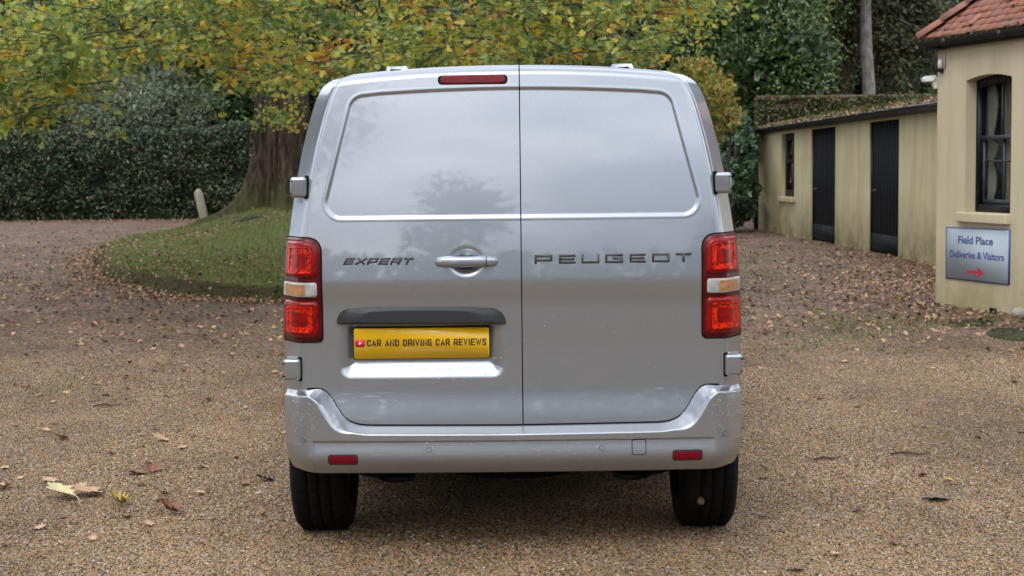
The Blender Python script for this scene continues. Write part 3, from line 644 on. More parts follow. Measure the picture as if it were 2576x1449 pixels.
n = 9000; q = np.stack([rng.uniform(x0, x1, n), y0 + (y1 - y0) * rng.random(n) ** 1.2, np.zeros(n)], -1); q = q[inside_mound(q[:, 0], q[:, 1]) & (vnoise(q, 1.0, 77) + .35 * rng.normal(size=n) > -.08)]; P.append(q)
n = 2500; q = np.stack([rng.uniform(hx0, hx1, n), rng.uniform(45.3, 46.6, n), np.zeros(n)], -1); P.append(q)
region(0, 1300, 700, 980, 2600); region(1860, 2600, 640, 960, 2600)
P = np.concatenate(P); ins = inside_mound(P[:, 0], P[:, 1]); P[:, 2] = np.where(ins, mound_z(P[:, 0], P[:, 1]), 0) + rng.uniform(.008, .03, len(P))
# keep clear of the van and the buildings (walls are listed later); they simply stand over the litter
near_m = P[:, 1] > 14.5 + rng.normal(0, 1.3, len(P))
P = P[near_m]
LT = OAKS[3]
LTV = (np.array([(0, -.5, .0), (.22, -.2, .12), (.3, .1, .02), (.16, .35, .10), (0, .5, .0), (-.2, .3, .13), (-.3, .05, .04), (-.18, -.25, .10)]), [(0, 1, 2, 3, 4), (0, 4, 5, 6, 7)])
tag(scatter('leaf_litter', *LTV, P, rand_rot(len(P), 2.6), rng.uniform(.022, .072, len(P)), LITTER), 'brown fallen leaves drifted round the mound and along the outbuilding', 'leaf litter', kind='stuff')
# single fallen leaves on the near gravel
def fl_mat(nm, c, c2): 
    M = NT(nm); v = M.coord(); n = M.noise(v, 6, 4); M.col(M.ramp(n, [(.35, c), (.65, c2)])).set(rough=.6, spec=.3); return M.m
FL = {'tan': fl_mat('tan_leaf', (.34, .20, .12), (.48, .32, .20)), 'brown': fl_mat('brown_leaf', (.11, .055, .033), (.19, .10, .06)), 'red': fl_mat('red_brown_leaf', (.16, .055, .035), (.24, .10, .06)), 'yellow': fl_mat('yellow_leaf', (.48, .41, .20), (.60, .53, .31)), 'grey': fl_mat('grey_brown_leaf', (.085, .068, .055), (.14, .115, .095)), 'gold': fl_mat('golden_leaf', (.33, .22, .05), (.44, .31, .08)), 'green': fl_mat('green_leaf', (.05, .11, .03), (.10, .18, .05))}
def leaf_mesh(mat, curl, fold, stem=True, wide=1.25, seed=0):
    r = np.random.default_rng(seed); pr = [(0, .03), (.12, .10), (.20, .30), (.29, .14), (.40, .40), (.50, .20), (.62, .42), (.72, .20), (.84, .22), (.92, .08), (1.0, .0)]
    V = []; k = len(pr)
    def zc(y, x): return curl * (y - .45) ** 2 + fold * abs(x) + .03 * math.sin(9 * y + 5 * x + seed)
    for y, x in pr: V.append((0, y - .5, zc(y, 0)))
    for s_ in (-1, 1):
        for y, x in pr[1:-1]:
            for q in (.5, 1.0):
                xx = s_ * x * wide * q * r.uniform(.88, 1.12); V.append((xx, y - .5 + .06 * q, zc(y, xx)))
    F = []; m_ = k - 2
    for si in (0, 1):
        b = k + si * m_ * 2
        for j in range(m_ - 1):
            a0, a1 = 1 + j, 2 + j; h0, e0, h1, e1 = b + 2 * j, b + 2 * j + 1, b + 2 * j + 2, b + 2 * j + 3
            fs = [(a0, h0, h1, a1), (h0, e0, e1, h1)]; F += [f if si else f[::-1] for f in fs]
        fs = [(0, b, 1), (0, b + 1, b), (k - 2, b + 2 * m_ - 2, k - 1), (b + 2 * m_ - 2, b + 2 * m_ - 1, k - 1)]; F += fs
    if stem:
        tv, tf = tube([(0, -.5, zc(0, 0)), (.02, -.65, .04), (.05, -.82, .02)], [.012, .009, .007], 4); b = len(V); V += [tuple(q) for q in tv]; F += [tuple(i + b for i in f) for f in tf]
    me = mesh_np('fallen_leaf', V, F, FL[mat], smooth=False); return me
GRP = 'single fallen leaves lying on the gravel'
def put_leaf(px, py, size, mat, curl, fold, rz_, tilt, label, seed=1, grp=GRP, me=None, z=.012):
    me = me or leaf_mesh(mat, curl, fold, True, 1.25, seed)
    q = at_z(px, py); o = bpy.data.objects.new('fallen_leaf', me); COL.objects.link(o); o.location = (q[0], q[1], z); o.scale = (size,) * 3
    o.rotation_euler = (R(tilt), R(tilt * .6), R(rz_)); tag(o, label, 'leaf', grp); return o
put_leaf(158, 1258, .17, 'yellow', .4, .22, 60, 16, 'large pale yellow leaf curled up on the gravel at lower left', 1, z=.035)
put_leaf(224, 1250, .17, 'tan', .3, .10, 75, 12, 'large pinkish tan leaf beside the pale yellow one at lower left', 2, z=.03)
put_leaf(298, 1276, .10, 'gold', 1.8, .9, 80, 10, 'rolled golden brown leaf to the right of the pinkish tan leaf', 3, z=.02)
put_leaf(427, 1297, .11, 'red', 1.2, .8, 70, 14, 'curled red brown leaf nearest the left rear wheel', 4, z=.022)
put_leaf(404, 1112, .11, 'tan', .6, .2, 60, 16, 'pointed tan leaf standing up on the gravel left of the bumper', 5, z=.02)
put_leaf(157, 1107, .09, 'tan', .5, .3, 140, 16, 'small cream leaf lying alone at middle left', 6)
put_leaf(126, 1215, .09, 'tan', .3, .15, 40, 8, 'flat tan oak leaf above the pale yellow leaf', 7)
put_leaf(3, 1232, .11, 'tan', .6, .2, 100, 10, 'cream leaf cut by the left edge of the picture', 8, z=.02)
put_leaf(668, 1212, .10, 'grey', .5, .5, 85, 10, 'grey green leaf lying just left of the left rear tyre', 9)
put_leaf(380, 1189, .09, 'red', .9, .6, 20, 18, 'orange brown leaf tip sticking up among brown leaves at left', 10)
put_leaf(345, 1195, .12, 'brown', .3, .2, 95, 6, 'wet purplish brown leaf beside the orange brown leaf tip', 11)
put_leaf(2360, 1260, .14, 'grey', .25, .12, 90, 7, 'dark grey brown leaf lying on the gravel at lower right', 12)
put_leaf(2386, 1215, .055, 'gold', .6, .4, 50, 14, 'small golden leaf just above the dark grey leaf at lower right', 13)
put_leaf(2004, 1440, .07, 'brown', .4, .3, 60, 8, 'small brown leaf on the bottom edge right of the van', 14)
put_leaf(1922, 1207 - 0, .05, 'brown', .4, .3, 60, 8, 'small dark leaf just right of the right rear tyre', 15)
put_leaf(2250, 1372, .06, 'brown', .7, .5, 10, 18, 'small upright brown leaf at lower right', 16)
put_leaf(2170, 705 + 0, .001, 'brown', .7, .5, 10, 18, 'x', 16) if False else None
lib = [leaf_mesh(m_, c_, f_, s_ % 2 == 0, 1.2, s_ + 30) for s_, (m_, c_, f_) in enumerate([('tan', .3, .2), ('brown', .6, .3), ('tan', .9, .4), ('red', .4, .3), ('brown', .2, .1), ('grey', .4, .3), ('gold', .5, .4), ('tan', .2, .1)])]
cnt = 0
while cnt < 150:
    px = rng.uniform(-20, 2600); py = 1449 - (1449 - 800) * rng.random() ** .55
    if 715 < px < 1870: continue
    q = at_z(px, py)
    if q[1] > 15.5: continue
    if px > 1860 and rng.random() < .62: continue
    li_ = int(rng.choice(8, p=[.24, .16, .18, .06, .14, .04, .03, .15])); cn_ = ('pale tan', 'dark brown', 'curled tan', 'red brown', 'flat dark brown', 'grey brown', 'golden yellow', 'flat tan')[li_]; sz_ = rng.uniform(.03, .068); sd_ = 'left' if px < 1290 else 'right'; nf_ = 'in the foreground' if q[1] < 6.6 else ('level with the rear wheels' if q[1] < 8.5 else 'out beyond the tail lights'); put_leaf(px, py, sz_, None, 0, 0, rng.uniform(0, 360), rng.uniform(3, 16), f"{'small' if sz_ < .05 else 'medium'} {cn_} leaf on gravel {sd_} of van, {nf_}", me=lib[li_], z=.010); cnt += 1
# twigs on the gravel
m_t = plain('dark_twig', (.05, .035, .025), .8, var=.3)
for (px, py, L_, a, lab) in ((385, 1128 - 490, .4, 20, 'thin dark twig lying in the leaves left of the mound'), (2290, 1148, .20, -10, 'thin dark twig on the gravel at right'), (270, 1486 * .629 + 90, .18, 8, 'thin dark stick lying on the gravel at left'), (2080, 1160, .14, 12, 'short dark stick on the gravel right of the bumper')):
    q = at_z(px, py); a = R(a); d = np.array([math.cos(a), math.sin(a), 0]) * L_ / 2
    pts = [q - d + (0, 0, .012), q - d * .3 + (0, .02, .018), q + d * .4 + (0, -.01, .014), q + d + (0, 0, .02)]
    tag(obj('twig', *tube(pts, [.005, .006, .005, .003], 5), m_t, None), lab, 'twig')
# ================================================================== BUILDINGS
def render_mat(name, c0, c1, stain, algae, zlo, zhi):
    M = NT(name); v = M.coord(kind='World'); n = M.noise(v, 1.6, 7, .6); st = M.noise(M.coord((5, 5, .5), 'World'), 1.0, 6, .65)
    s = M.n.new('ShaderNodeSeparateXYZ'); M.link(v, s.inputs[0])
    c = M.ramp(n, [(.3, c0), (.7, c1)]); c = M.mix(M.ramp(st, [(.42, 0.0), (.72, .70)]), c, stain)
    low = M.math('MULTIPLY', M.ramp(s.outputs['Z'], [(zlo, 1.0), (zhi, 0.0)]), M.ramp(M.noise(v, 2.5, 6, .7), [(.3, .30), (.6, 1.0)]))
    c = M.mix(low, c, algae); M.col(c).set(rough=.9, spec=.15); M.bump(M.noise(v, 60, 6, .7), .25, .006); return M.m
CREAM = render_mat('cream_render', (.50, .43, .29), (.56, .49, .35), (.40, .35, .25), (.32, .27, .15), .10, .75)
CREAM2 = render_mat('weathered_cream_render', (.46, .395, .24), (.54, .475, .31), (.31, .28, .18), (.18, .145, .075), .05, .95)
BLK = plain('black_paint', (.006, .007, .010), .45, spec=.25, var=.5, scale=5, bump=.1)
BLKD = NT('faded_black_door_paint'); v = BLKD.coord((6, 6, .6)); sp = BLKD.n.new('ShaderNodeSeparateXYZ'); BLKD.link(BLKD.coord(kind='World'), sp.inputs[0])
fd = BLKD.math('MULTIPLY', BLKD.ramp(sp.outputs['Z'], [(.1, 1.0), (.9, .12)]), BLKD.ramp(BLKD.noise(v, 3, 6, .7), [(.3, .2), (.75, 1)]))
BLKD.col(BLKD.mix(fd, (.004, .005, .008), (.028, .030, .034))).set(rough=.65, spec=.1); BLKD = BLKD.m
FADED = plain('worn_window_paint', (.04, .043, .055), .5, var=.8, scale=12, bump=.3)
GUT = plain('black_gutter', (.011, .011, .012), .35, var=.3)
CLAY = NT('clay_tile'); oi = CLAY.n.new('ShaderNodeObjectInfo'); n = CLAY.noise(CLAY.coord(kind='World'), 9, 6, .65)
c = CLAY.mix(CLAY.ramp(n, [(.4, 0.0), (.7, .6)]), CLAY.ramp(oi.outputs['Random'], [(0, (.27, .11, .075)), (.5, (.35, .145, .095)), (.85, (.29, .14, .11)), (1, (.22, .14, .125))]), (.20, .12, .10)); CLAY.col(c).set(rough=.8, spec=.2); CLAY.bump(n, .4, .01); CLAY = CLAY.m
ROOM = plain('dim_room_wall', (.30, .26, .19), .9)
gl = NT('window_glass'); gl.col((.9, .95, .92)).set(rough=.02, trans=1.0, ior=1.1, spec=.8); gl.bump(gl.noise(gl.coord(), 3, 2), .04, .01); GLASS = gl.m
Cc = at_z(2353, 766); A = np.array([.267, -.9637, 0]); A /= np.linalg.norm(A); Nn = np.array([.9637, .267, 0]); ZV = np.array([0, 0, 1.0])
def BM(u, w, z): return Cc * np.array([1, 1, 0]) + A * u + Nn * w + ZV * z
def hit(px, py, O=None, T=None, w=0.0):
    O = Cc if O is None else O; T = A if T is None else T; n = np.array([-T[1], T[0], 0]); d = ray(px, py); O2 = O + (Nn * w if T is A else 0)
    t = ((O2[:2] - 0) @ n[:2]) / (d[:2] @ n[:2]); p = d * t; p[2] += CAMH; return (p - O2) @ T, p[2]
def bbox(fn, u0, u1, w0, w1, z0, z1):
    return [fn(u0, w0, z0), fn(u1, w0, z0), fn(u1, w1, z0), fn(u0, w1, z0), fn(u0, w0, z1), fn(u1, w0, z1), fn(u1, w1, z1), fn(u0, w1, z1)]
def bobj(name, fn, a, mat, parent, bevel=0):
    return obj(name, bbox(fn, *a), BF, mat, parent, bevel=bevel)
EZ = hit(2356, 124)[1]
wu0 = hit(2429, 330)[0]; wu1 = hit(2544, 330)[0]; wz0 = hit(2480, 531)[1]; zsL = hit(2429, 207)[1]; zsR = hit(2543, 184)[1]; zap = (zsL + zsR) / 2 + .035; zs_ = (zsL + zsR) / 2 - .01
print('main bld: eave', EZ, 'win', wu0, wu1, wz0, zsL, zsR)
cot = thing('cottage', 'cream rendered cottage corner with red clay tile roof at the right edge', 'building', tuple(BM(1.5, 1.5, 0)))
UL = 5.5
def arch(u): t = (u - wu0) / (wu1 - wu0); return zs_ + (zap - zs_) * 4 * t * (1 - t)
def opening_wall(m, fn, U0, U1, zt, openings, depth):
    """outer skin with rectangular or arched holes and their reveals; openings = (u0,u1,z0,ztopfn)"""
    cuts = [U0]
    for (a, b, z0, tf) in openings: cuts += [a, b]
    cuts.append(U1)
    def quad(p): m.add(p, [(0, 1, 2, 3)])
    for i in range(0, len(cuts), 2):
        a, b = cuts[i], cuts[i + 1]
        if b - a > 1e-4: quad([fn(a, 0, -.1), fn(b, 0, -.1), fn(b, 0, zt(b)), fn(a, 0, zt(a))])
    for (a, b, z0, tf) in openings:
        if z0 > 0: quad([fn(a, 0, -.1), fn(b, 0, -.1), fn(b, 0, z0), fn(a, 0, z0)]); quad([fn(a, 0, z0), fn(b, 0, z0), fn(b, depth, z0), fn(a, depth, z0)])
        us = np.linspace(a, b, 17)
        for p, q in zip(us[:-1], us[1:]):
            quad([fn(p, 0, tf(p)), fn(q, 0, tf(q)), fn(q, 0, zt(q)), fn(p, 0, zt(p))]); quad([fn(p, 0, tf(p)), fn(p, depth, tf(p)), fn(q, depth, tf(q)), fn(q, 0, tf(q))])
        quad([fn(a, 0, z0 if z0 > 0 else -.1), fn(a, depth, z0 if z0 > 0 else -.1), fn(a, depth, tf(a)), fn(a, 0, tf(a))]); quad([fn(b, depth, z0 if z0 > 0 else -.1), fn(b, 0, z0 if z0 > 0 else -.1), fn(b, 0, tf(b)), fn(b, depth, tf(b))])
DEP = .17
m = MB(); opening_wall(m, BM, 0, UL, lambda u: EZ, [(wu0, wu1, wz0 - .02, arch)], DEP)
m.add([BM(0, 0, -.1), BM(0, 4.5, -.1), BM(0, 4.5, EZ), BM(0, 0, EZ)], [(0, 3, 2, 1)]); m.add([BM(UL, 0, -.1), BM(UL, 4.5, -.1), BM(UL, 4.5, EZ), BM(UL, 0, EZ)], [(0, 1, 2, 3)]); m.add([BM(0, 4.5, -.1), BM(UL, 4.5, -.1), BM(UL, 4.5, EZ), BM(0, 4.5, EZ)], [(0, 1, 2, 3)])
obj('wall', m.V, m.F, CREAM, cot)
m = MB()   # room behind the window
m.add([BM(.2, DEP + .02, .6), BM(2.6, DEP + .02, .6), BM(2.6, 2.4, .6), BM(.2, 2.4, .6), BM(.2, DEP + .02, 2.6), BM(2.6, DEP + .02, 2.6), BM(2.6, 2.4, 2.6), BM(.2, 2.4, 2.6)], [(0, 1, 2, 3), (7, 6, 5, 4), (1, 5, 6, 2), (2, 6, 7, 3), (3, 7, 4, 0)])
obj('room', m.V, m.F, ROOM, cot)
win = tag(bpy.data.objects.new('window', None)); COL.objects.link(win); win.parent = cot; ORG[win.name] = ORG[cot.name]
F_ = FADED
def wbar(name, u0, u1, w0, w1, z0, z1, mat=F_): return bobj(name, BM, (u0, u1, w0, w1, z0, z1), mat, win)
m = MB(); fw = .036
m.add(bbox(BM, wu0, wu0 + fw, DEP - .05, DEP + .05, wz0, zs_ + .02), BF); m.add(bbox(BM, wu1 - fw, wu1, DEP - .05, DEP + .05, wz0, zs_ + .02), BF); m.add(bbox(BM, wu0, wu1, DEP - .048, DEP + .05, wz0 - .018, wz0 + .06), BF)
us = np.linspace(wu0, wu1, 13)
for p, q in zip(us[:-1], us[1:]):
    m.add([BM(p, DEP - .051, arch(p) - .085), BM(q, DEP - .051, arch(q) - .085), BM(q, DEP + .05, arch(q) - .085), BM(p, DEP + .05, arch(p) - .085), BM(p, DEP - .051, arch(p) + .01), BM(q, DEP - .051, arch(q) + .01), BM(q, DEP + .05, arch(q) + .01), BM(p, DEP + .05, arch(p) + .01)], BF)
obj('frame', m.V, m.F, BLK, win)
ia, ib = wu0 + fw, wu1 - fw; zm = hit(2490, 345)[1]; zl = hit(2490, 405)[1]; um = (ia + ib) / 2
wbar('meeting_rail', ia, ib, DEP - .02, DEP + .03, zm - .022, zm + .022); 
wbar('glazing_bar', um - .011, um + .011, DEP + .010, DEP + .035, wz0 + .06, zm - .022); wbar('glazing_bar', um - .011, um + .011, DEP - .015, DEP + .010, zm + .022, zap - .06)
wbar('glazing_bar', ia, ib, DEP + .012, DEP + .033, zl - .011, zl + .011)
wbar('sash_stile', ia, ia + .03, DEP + .002, DEP + .036, wz0 + .06, zm - .022); wbar('sash_stile', ib - .03, ib, DEP + .002, DEP + .036, wz0 + .06, zm - .022)
wbar('bottom_rail', ia + .03, ib - .03, DEP + .002, DEP + .036, wz0 + .0605, wz0 + .11)
for (a, b) in ((ia + .03, um - .011), (um + .011, ib - .03)):
    for (c_, d_) in ((wz0 + .11, zl - .011), (zl + .011, zm - .022), (zm + .022, zs_ + .01)):
        bobj('pane', BM, (a + .001, b - .001, DEP + .019, DEP + .023, c_ + .001, d_ - .001), GLASS, win)
m = MB()
for k in range(3):   # curtains, hanging in soft folds
    pass
for (a, b, w_) in ((ia - .05, um + .02, .26), (um + .20, ib + .25, .34)):
    V = []; us = np.linspace(a, b, 24); 
    for z in (1.05, 1.5, 2.0, 2.45):
        for u in us: V.append(BM(u + (.04 if b > um + .2 else 0) * (2.4 - z), w_ + .008 * math.sin(u * 60), z))
    m.add(V, [tuple(f) for f in grid_faces(4, 24)])
obj('curtain', m.V, m.F, plain('net_curtain', (.26, .24, .19), .9), cot)
bobj('shelf', BM, (ia, ib + .3, .6, .75, 1.42, 1.44), ROOM, cot)
slu0 = hit(2408, 545)[0]; slz0 = hit(2408, 557)[1]
bobj('sill', BM, (slu0 + .06, wu1 + .01, -.06, DEP - .051, slz0, wz0 - .021), CREAM, cot, bevel=.012)
# fascia, soffit, gutter
bobj('fascia', BM, (-.10, UL, -.06, -.03, EZ - .01, EZ + .09), BLK, cot); bobj('soffit', BM, (-.10, UL, -.0595, .0, EZ + .0905, EZ + .10), BLK, cot) if False else None
bobj('wall_plate', BM, (-.04, UL, -.03, .05, EZ + .002, EZ + .10), BLK, cot); bobj('fascia', BM, (-.13, -.10, -.06, 4.5, EZ - .01, EZ + .09), BLK, cot)
n = 9; prof = [(-.055 - .048 - .048 * math.cos(t), EZ + .075 - .055 * math.sin(t)) for t in np.linspace(0, math.pi, n)]; prof = [(prof[0][0] - .0, prof[0][1] + .006)] + prof
V = []; 
for u in (-.17, UL):
    for (w, z) in prof: V.append(BM(u, w, z))
k = len(prof); F = [(i, i + 1, k + i + 1, k + i) for i in range(k - 1)] + [tuple(range(k))]
obj('gutter', V, F, GUT, cot)
for u in (.35, 1.35, 2.4): bobj('gutter_joint', BM, (u - .03, u + .03, -.156, -.05, EZ + .012, EZ + .083), GUT, cot)
# tiles: face towards the camera, 45 degree hip
e0 = np.array([-.12, -.13]); g_ = .105; pitch = R(43); cp, sp2 = math.cos(pitch), math.sin(pitch); TZ = EZ + .085
tw, tl, tt_ = .165, .27, .013
tm = mesh_np('roof_tile', [(x * tw / 2 * .985, y, z + (.012 * (1 - (x * .0)) if 0 else 0) + .006 * (1 - x * x)) for y in (0, tl) for z in (0, tt_) for x in (-1, 0, 1)], [(0, 1, 4, 3), (1, 2, 5, 4), (6, 9, 10, 7), (7, 10, 11, 8), (3, 4, 10, 9), (4, 5, 11, 10), (0, 6, 7, 1), (1, 7, 8, 2), (0, 3, 9, 6), (2, 8, 11, 5)], CLAY)
Xa = Vector(A); Yup = Vector(Nn * cp + ZV * sp2); Zn = Xa.cross(Yup)
if Zn.z < 0: Xa = -Xa; Zn = Xa.cross(Yup)
cnt = 0
for r_ in range(14):
    s_ = r_ * g_; wv = e0[1] + s_ * cp; zv = TZ + s_ * sp2; u_start = e0[0] + s_ * cp + .02
    ncol = int((2.6 - u_start) / tw)
    for c_ in range(ncol):
        u = u_start + (c_ + .5 + (.5 if r_ % 2 else 0)) * tw
        if u > 2.9: continue
        sag = rng.normal(0, .003); tilt = R(-5.0)
        Mx = Matrix((Xa, Yup, Zn)).transposed() @ Matrix.Rotation(tilt, 3, 'X') @ Matrix.Rotation(rng.normal(0, .008), 3, 'Z')
        o = piece('roof_tile', tm, cot, BM(u, wv, zv + .012 + sag), Mx.to_euler()); cnt += 1
# roof deck under the tiles, both slopes (closed shape)
hgt = 2.3; 
V = [BM(e0[0], e0[1], TZ - .02), BM(UL, e0[1], TZ - .02), BM(UL, e0[1] + hgt * cp, TZ - .02 + hgt * sp2), BM(e0[0] + hgt * cp, e0[1] + hgt * cp, TZ - .02 + hgt * sp2), BM(e0[0], 4.6, TZ - .02), BM(e0[0] + hgt * cp, 4.6 - hgt * cp, TZ - .02 + hgt * sp2), BM(UL, 4.6, TZ - .02), BM(UL, 4.6 - hgt * cp, TZ - .02 + hgt * sp2)]
obj('roof_deck', V, [(0, 1, 2, 3), (4, 0, 3, 5), (6, 4, 5, 7), (3, 2, 7, 5), (0, 4, 6, 1)], CLAY, cot)
# hip tiles
hd = (A + Nn) * cp + ZV * sp2; hd /= np.linalg.norm(hd); hx = np.cross(hd, [0, 0, 1.0]); hx /= np.linalg.norm(hx); hz2 = np.cross(hx, hd)
for k in range(7):
    o0 = BM(e0[0], e0[1], TZ + .015) + hd * (.0 + k * .30); V = []; rr = (.085, .10)
    for e_, (dd, r_) in enumerate(((0, .098), (.315, .088))):
        for rad_ in (r_, r_ - .014):
            for t in np.linspace(0, math.pi, 9): V.append(o0 + hd * dd + hx * math.cos(t) * rad_ + hz2 * (math.sin(t) * rad_ * .8 + .012 * (1 - e_)))
    F = []
    for j in range(8): F += [(j, j + 1, 18 + j + 1, 18 + j), (9 + j + 1, 9 + j, 27 + j, 27 + j + 1), (j, 9 + j, 9 + j + 1, j + 1)]
    obj('hip_tile', V, F, CLAY, cot, smooth=False)
MOSS = leafmat('moss', [(0, (.022, .026, .009)), (.6, (.062, .068, .020)), (1, (.12, .125, .04))], rough=.9, transl=.05, spec=.1)
q = []
for _ in range(60):
    r_ = rng.integers(0, 13) * g_; wv = e0[1] + r_ * cp - .008; u = e0[0] + r_ * cp + rng.random() * 2.2; nn_ = rng.integers(4, 22)
    for _ in range(nn_): q.append(BM(u + rng.normal(0, .03), wv + rng.normal(0, .01), TZ + r_ * sp2 + .03 + rng.normal(0, .008)))
for k in range(420):
    d_ = rng.random() * 1.4; q.append(BM(*(e0 + .06), TZ) + hd * d_ + A * (.05 + rng.random() * .04) + ZV * (-.02) + rng.normal(size=3) * .008)
for k in range(260): q.append(BM(e0[0] + rng.random() * 1.8, e0[1] - .02, TZ + .006) + rng.normal(size=3) * .008)
q = np.array(q); scatter('moss', *LEAF, q, rand_rot(len(q), .6), rng.uniform(.015, .035, len(q)), MOSS, cot)['kind'] = 'stuff'
# small round security bulb on the corner
bp = at_Y(2325, 90, 16.85); lb = MB(); lb.add(*tube([bp - (0, 0, .022), bp - (0, 0, .012), bp + (0, 0, .012), bp + (0, 0, .022)], [.008, .022, .022, .008], 12)); tag(obj('glass_insulator', lb.V, lb.F, CLEAR if False else WHITE, None, smooth=True), 'small round white fitting at the very tip of the tiled eaves', 'fitting')
# sign
p0 = hit(2382, 571); p1 = hit(2543, 577); p2 = hit(2541, 717); p3 = hit(2381, 700)
sign = thing('wall_sign', 'grey sign with blue border and lettering screwed to the cream wall', 'sign', tuple(BM(p0[0], -.01, p0[1])))
def sgn(u, v, w): # u,v in 0..1 across the panel
    a = (p0[0] * (1 - u) + p1[0] * u, p0[1] * (1 - u) + p1[1] * u); b = (p3[0] * (1 - u) + p2[0] * u, p3[1] * (1 - u) + p2[1] * u)
    return BM(a[0] * v + b[0] * (1 - v), w, a[1] * v + b[1] * (1 - v))
SB = plain('sign_blue', (.035, .065, .24), .4, var=.1); SG = plain('sign_grey', (.38, .43, .50), .95, spec=.1, var=.08, scale=3); SR = plain('sign_red', (.42, .01, .03), .4)
def spanel(name, u0, u1, v0, v1, w0, w1, mat): return obj(name, [sgn(u0, v0, w0), sgn(u1, v0, w0), sgn(u1, v0, w1), sgn(u0, v0, w1), sgn(u0, v1, w0), sgn(u1, v1, w0), sgn(u1, v1, w1), sgn(u0, v1, w1)], BF, mat, sign)
spanel('border', 0, 1, 0, 1, -.012, -.001, SB); spanel('panel', .018, .982, .022, .978, -.0145, -.003, SG)
def sign_text(s, uc, vc, wid, hei, cond=1):
    cu = bpy.data.curves.new('lettering', 'FONT'); cu.body = s; cu.align_x = 'CENTER'; cu.offset = .022; cu.resolution_u = 4
    o = bpy.data.objects.new('tmp', cu); COL.objects.link(o); dg = bpy.context.evaluated_depsgraph_get(); me = bpy.data.meshes.new_from_object(o.evaluated_get(dg)); bpy.data.objects.remove(o)
    V = np.array([v.co[:] for v in me.vertices]); F = [tuple(p.vertices) for p in me.polygons]; V[:, 0] -= (V[:, 0].min() + V[:, 0].max()) / 2; k = V[:, 0].max() * 2; V[:, 0] *= wid / k; V[:, 1] *= hei / .72
    obj('lettering', [sgn(uc + a, vc + b, -.0165) for a, b, _ in V], F, SB, sign)
sign_text('Field Place', .485, .70, .55, .145); sign_text('Deliveries & Visitors', .50, .425, .85, .135)
obj('arrow', [sgn(a, b, -.0165) for a, b in ((.35, .195), (.54, .195), (.54, .145), (.35, .145))] + [sgn(a, b, -.0166) for a, b in ((.53, .27), (.62, .17), (.53, .07))], [(0, 1, 2, 3), (4, 5, 6)], SR, sign)
for u, v in ((.04, .93), (.96, .93), (.04, .07), (.96, .07)): q = sgn(u, v, -.0145); obj('screw', *tube([q, q - Nn * .003], .005, 8), STEEL, sign)
# vent
a = hit(2491, 773); b = hit(2508, 790); vent = thing('air_vent', 'small dark square air vent at the foot of the cottage wall', 'vent', tuple(BM(a[0], 0, b[1])))
bobj('vent_plate', BM, (a[0], b[0] + .0, -.008, .01, b[1] - .02, a[1]), STEEL, vent)
for k in range(5): z = b[1] - .01 + (a[1] - b[1]) * (k + .3) / 5; bobj('louvre', BM, (a[0] + .008, b[0] - .008, -.014, -.008, z, z + .008), BLACK, vent)
# lantern on the corner
lp = BM(.02, -.10, hit(2372, 150)[1]); lq = at_Y(2365, 150, 16.6)
lan = thing('wall_lantern', 'black glazed lantern on a bracket under the cottage eaves', 'lantern', tuple(lq))
m = MB(); s_ = .052; h_ = .10
for (dx, dy) in ((-1, -1), (1, -1), (1, 1), (-1, 1)): m.add(*tube([lq + (dx * s_ * .85, dy * s_ * .85, -h_), lq + (dx * s_, dy * s_, h_)], .008, 4))
m.add(*tube([lq + (0, 0, h_), lq + (0, 0, h_ + .015), lq + (0, 0, h_ + .05), lq + (0, 0, h_ + .06)], [.075, .072, .02, .004], 4)); m.add(*tube([lq + (0, 0, -h_ - .03), lq + (0, 0, -h_), lq + (0, 0, -h_ + .006)], [.02, .06, .055], 4))
obj('cage', m.V, m.F, GUT, lan); m = MB(); m.add(*tube([lq + (0, 0, -h_ + .01), lq + (0, 0, -.02), lq + (0, 0, .01)], [.03, .024, .008], 12)); obj('bulb', m.V, m.F, WHITE, lan, smooth=True)
m = MB(); m.add(*tube([lq + (0, 0, -h_ - .02), lq + (.05, 0, -h_ - .05), BM(.09, -.02, lq[2] - .06), BM(.09, -.001, lq[2] - .04)], [.012, .012, .014, .03], 8)); obj('bracket', m.V, m.F, GUT, lan)
# white security light
wl = at_Y(2350, 207, 16.8); sl = thing('security_light', 'white security light with angled head on the cottage corner', 'security light', tuple(wl)); k_ = 16.8 / FOC
def pxb(name, pts, d, parent, mat):  # extruded outline in the plane facing the road
    V = [tuple(wl + np.array([(a - 2350) * k_, -d / 2, (207 - b) * k_])) for a, b in pts] + [tuple(wl + np.array([(a - 2350) * k_, d / 2, (207 - b) * k_])) for a, b in pts]; n = len(pts)
    return obj(name, V, [tuple(range(n)), tuple(range(n, 2 * n))[::-1]] + [(i + n, (i + 1) % n + n, (i + 1) % n, i) for i in range(n)], mat, parent, bevel=.004)
pxb('sensor', [(2344, 195), (2360, 195), (2360, 223), (2349, 223), (2345, 212)], .07, sl, WHITE); pxb('lamp_head', [(2320, 197), (2329, 192), (2350, 190), (2352, 197), (2342, 205), (2322, 206)], .12, sl, WHITE)
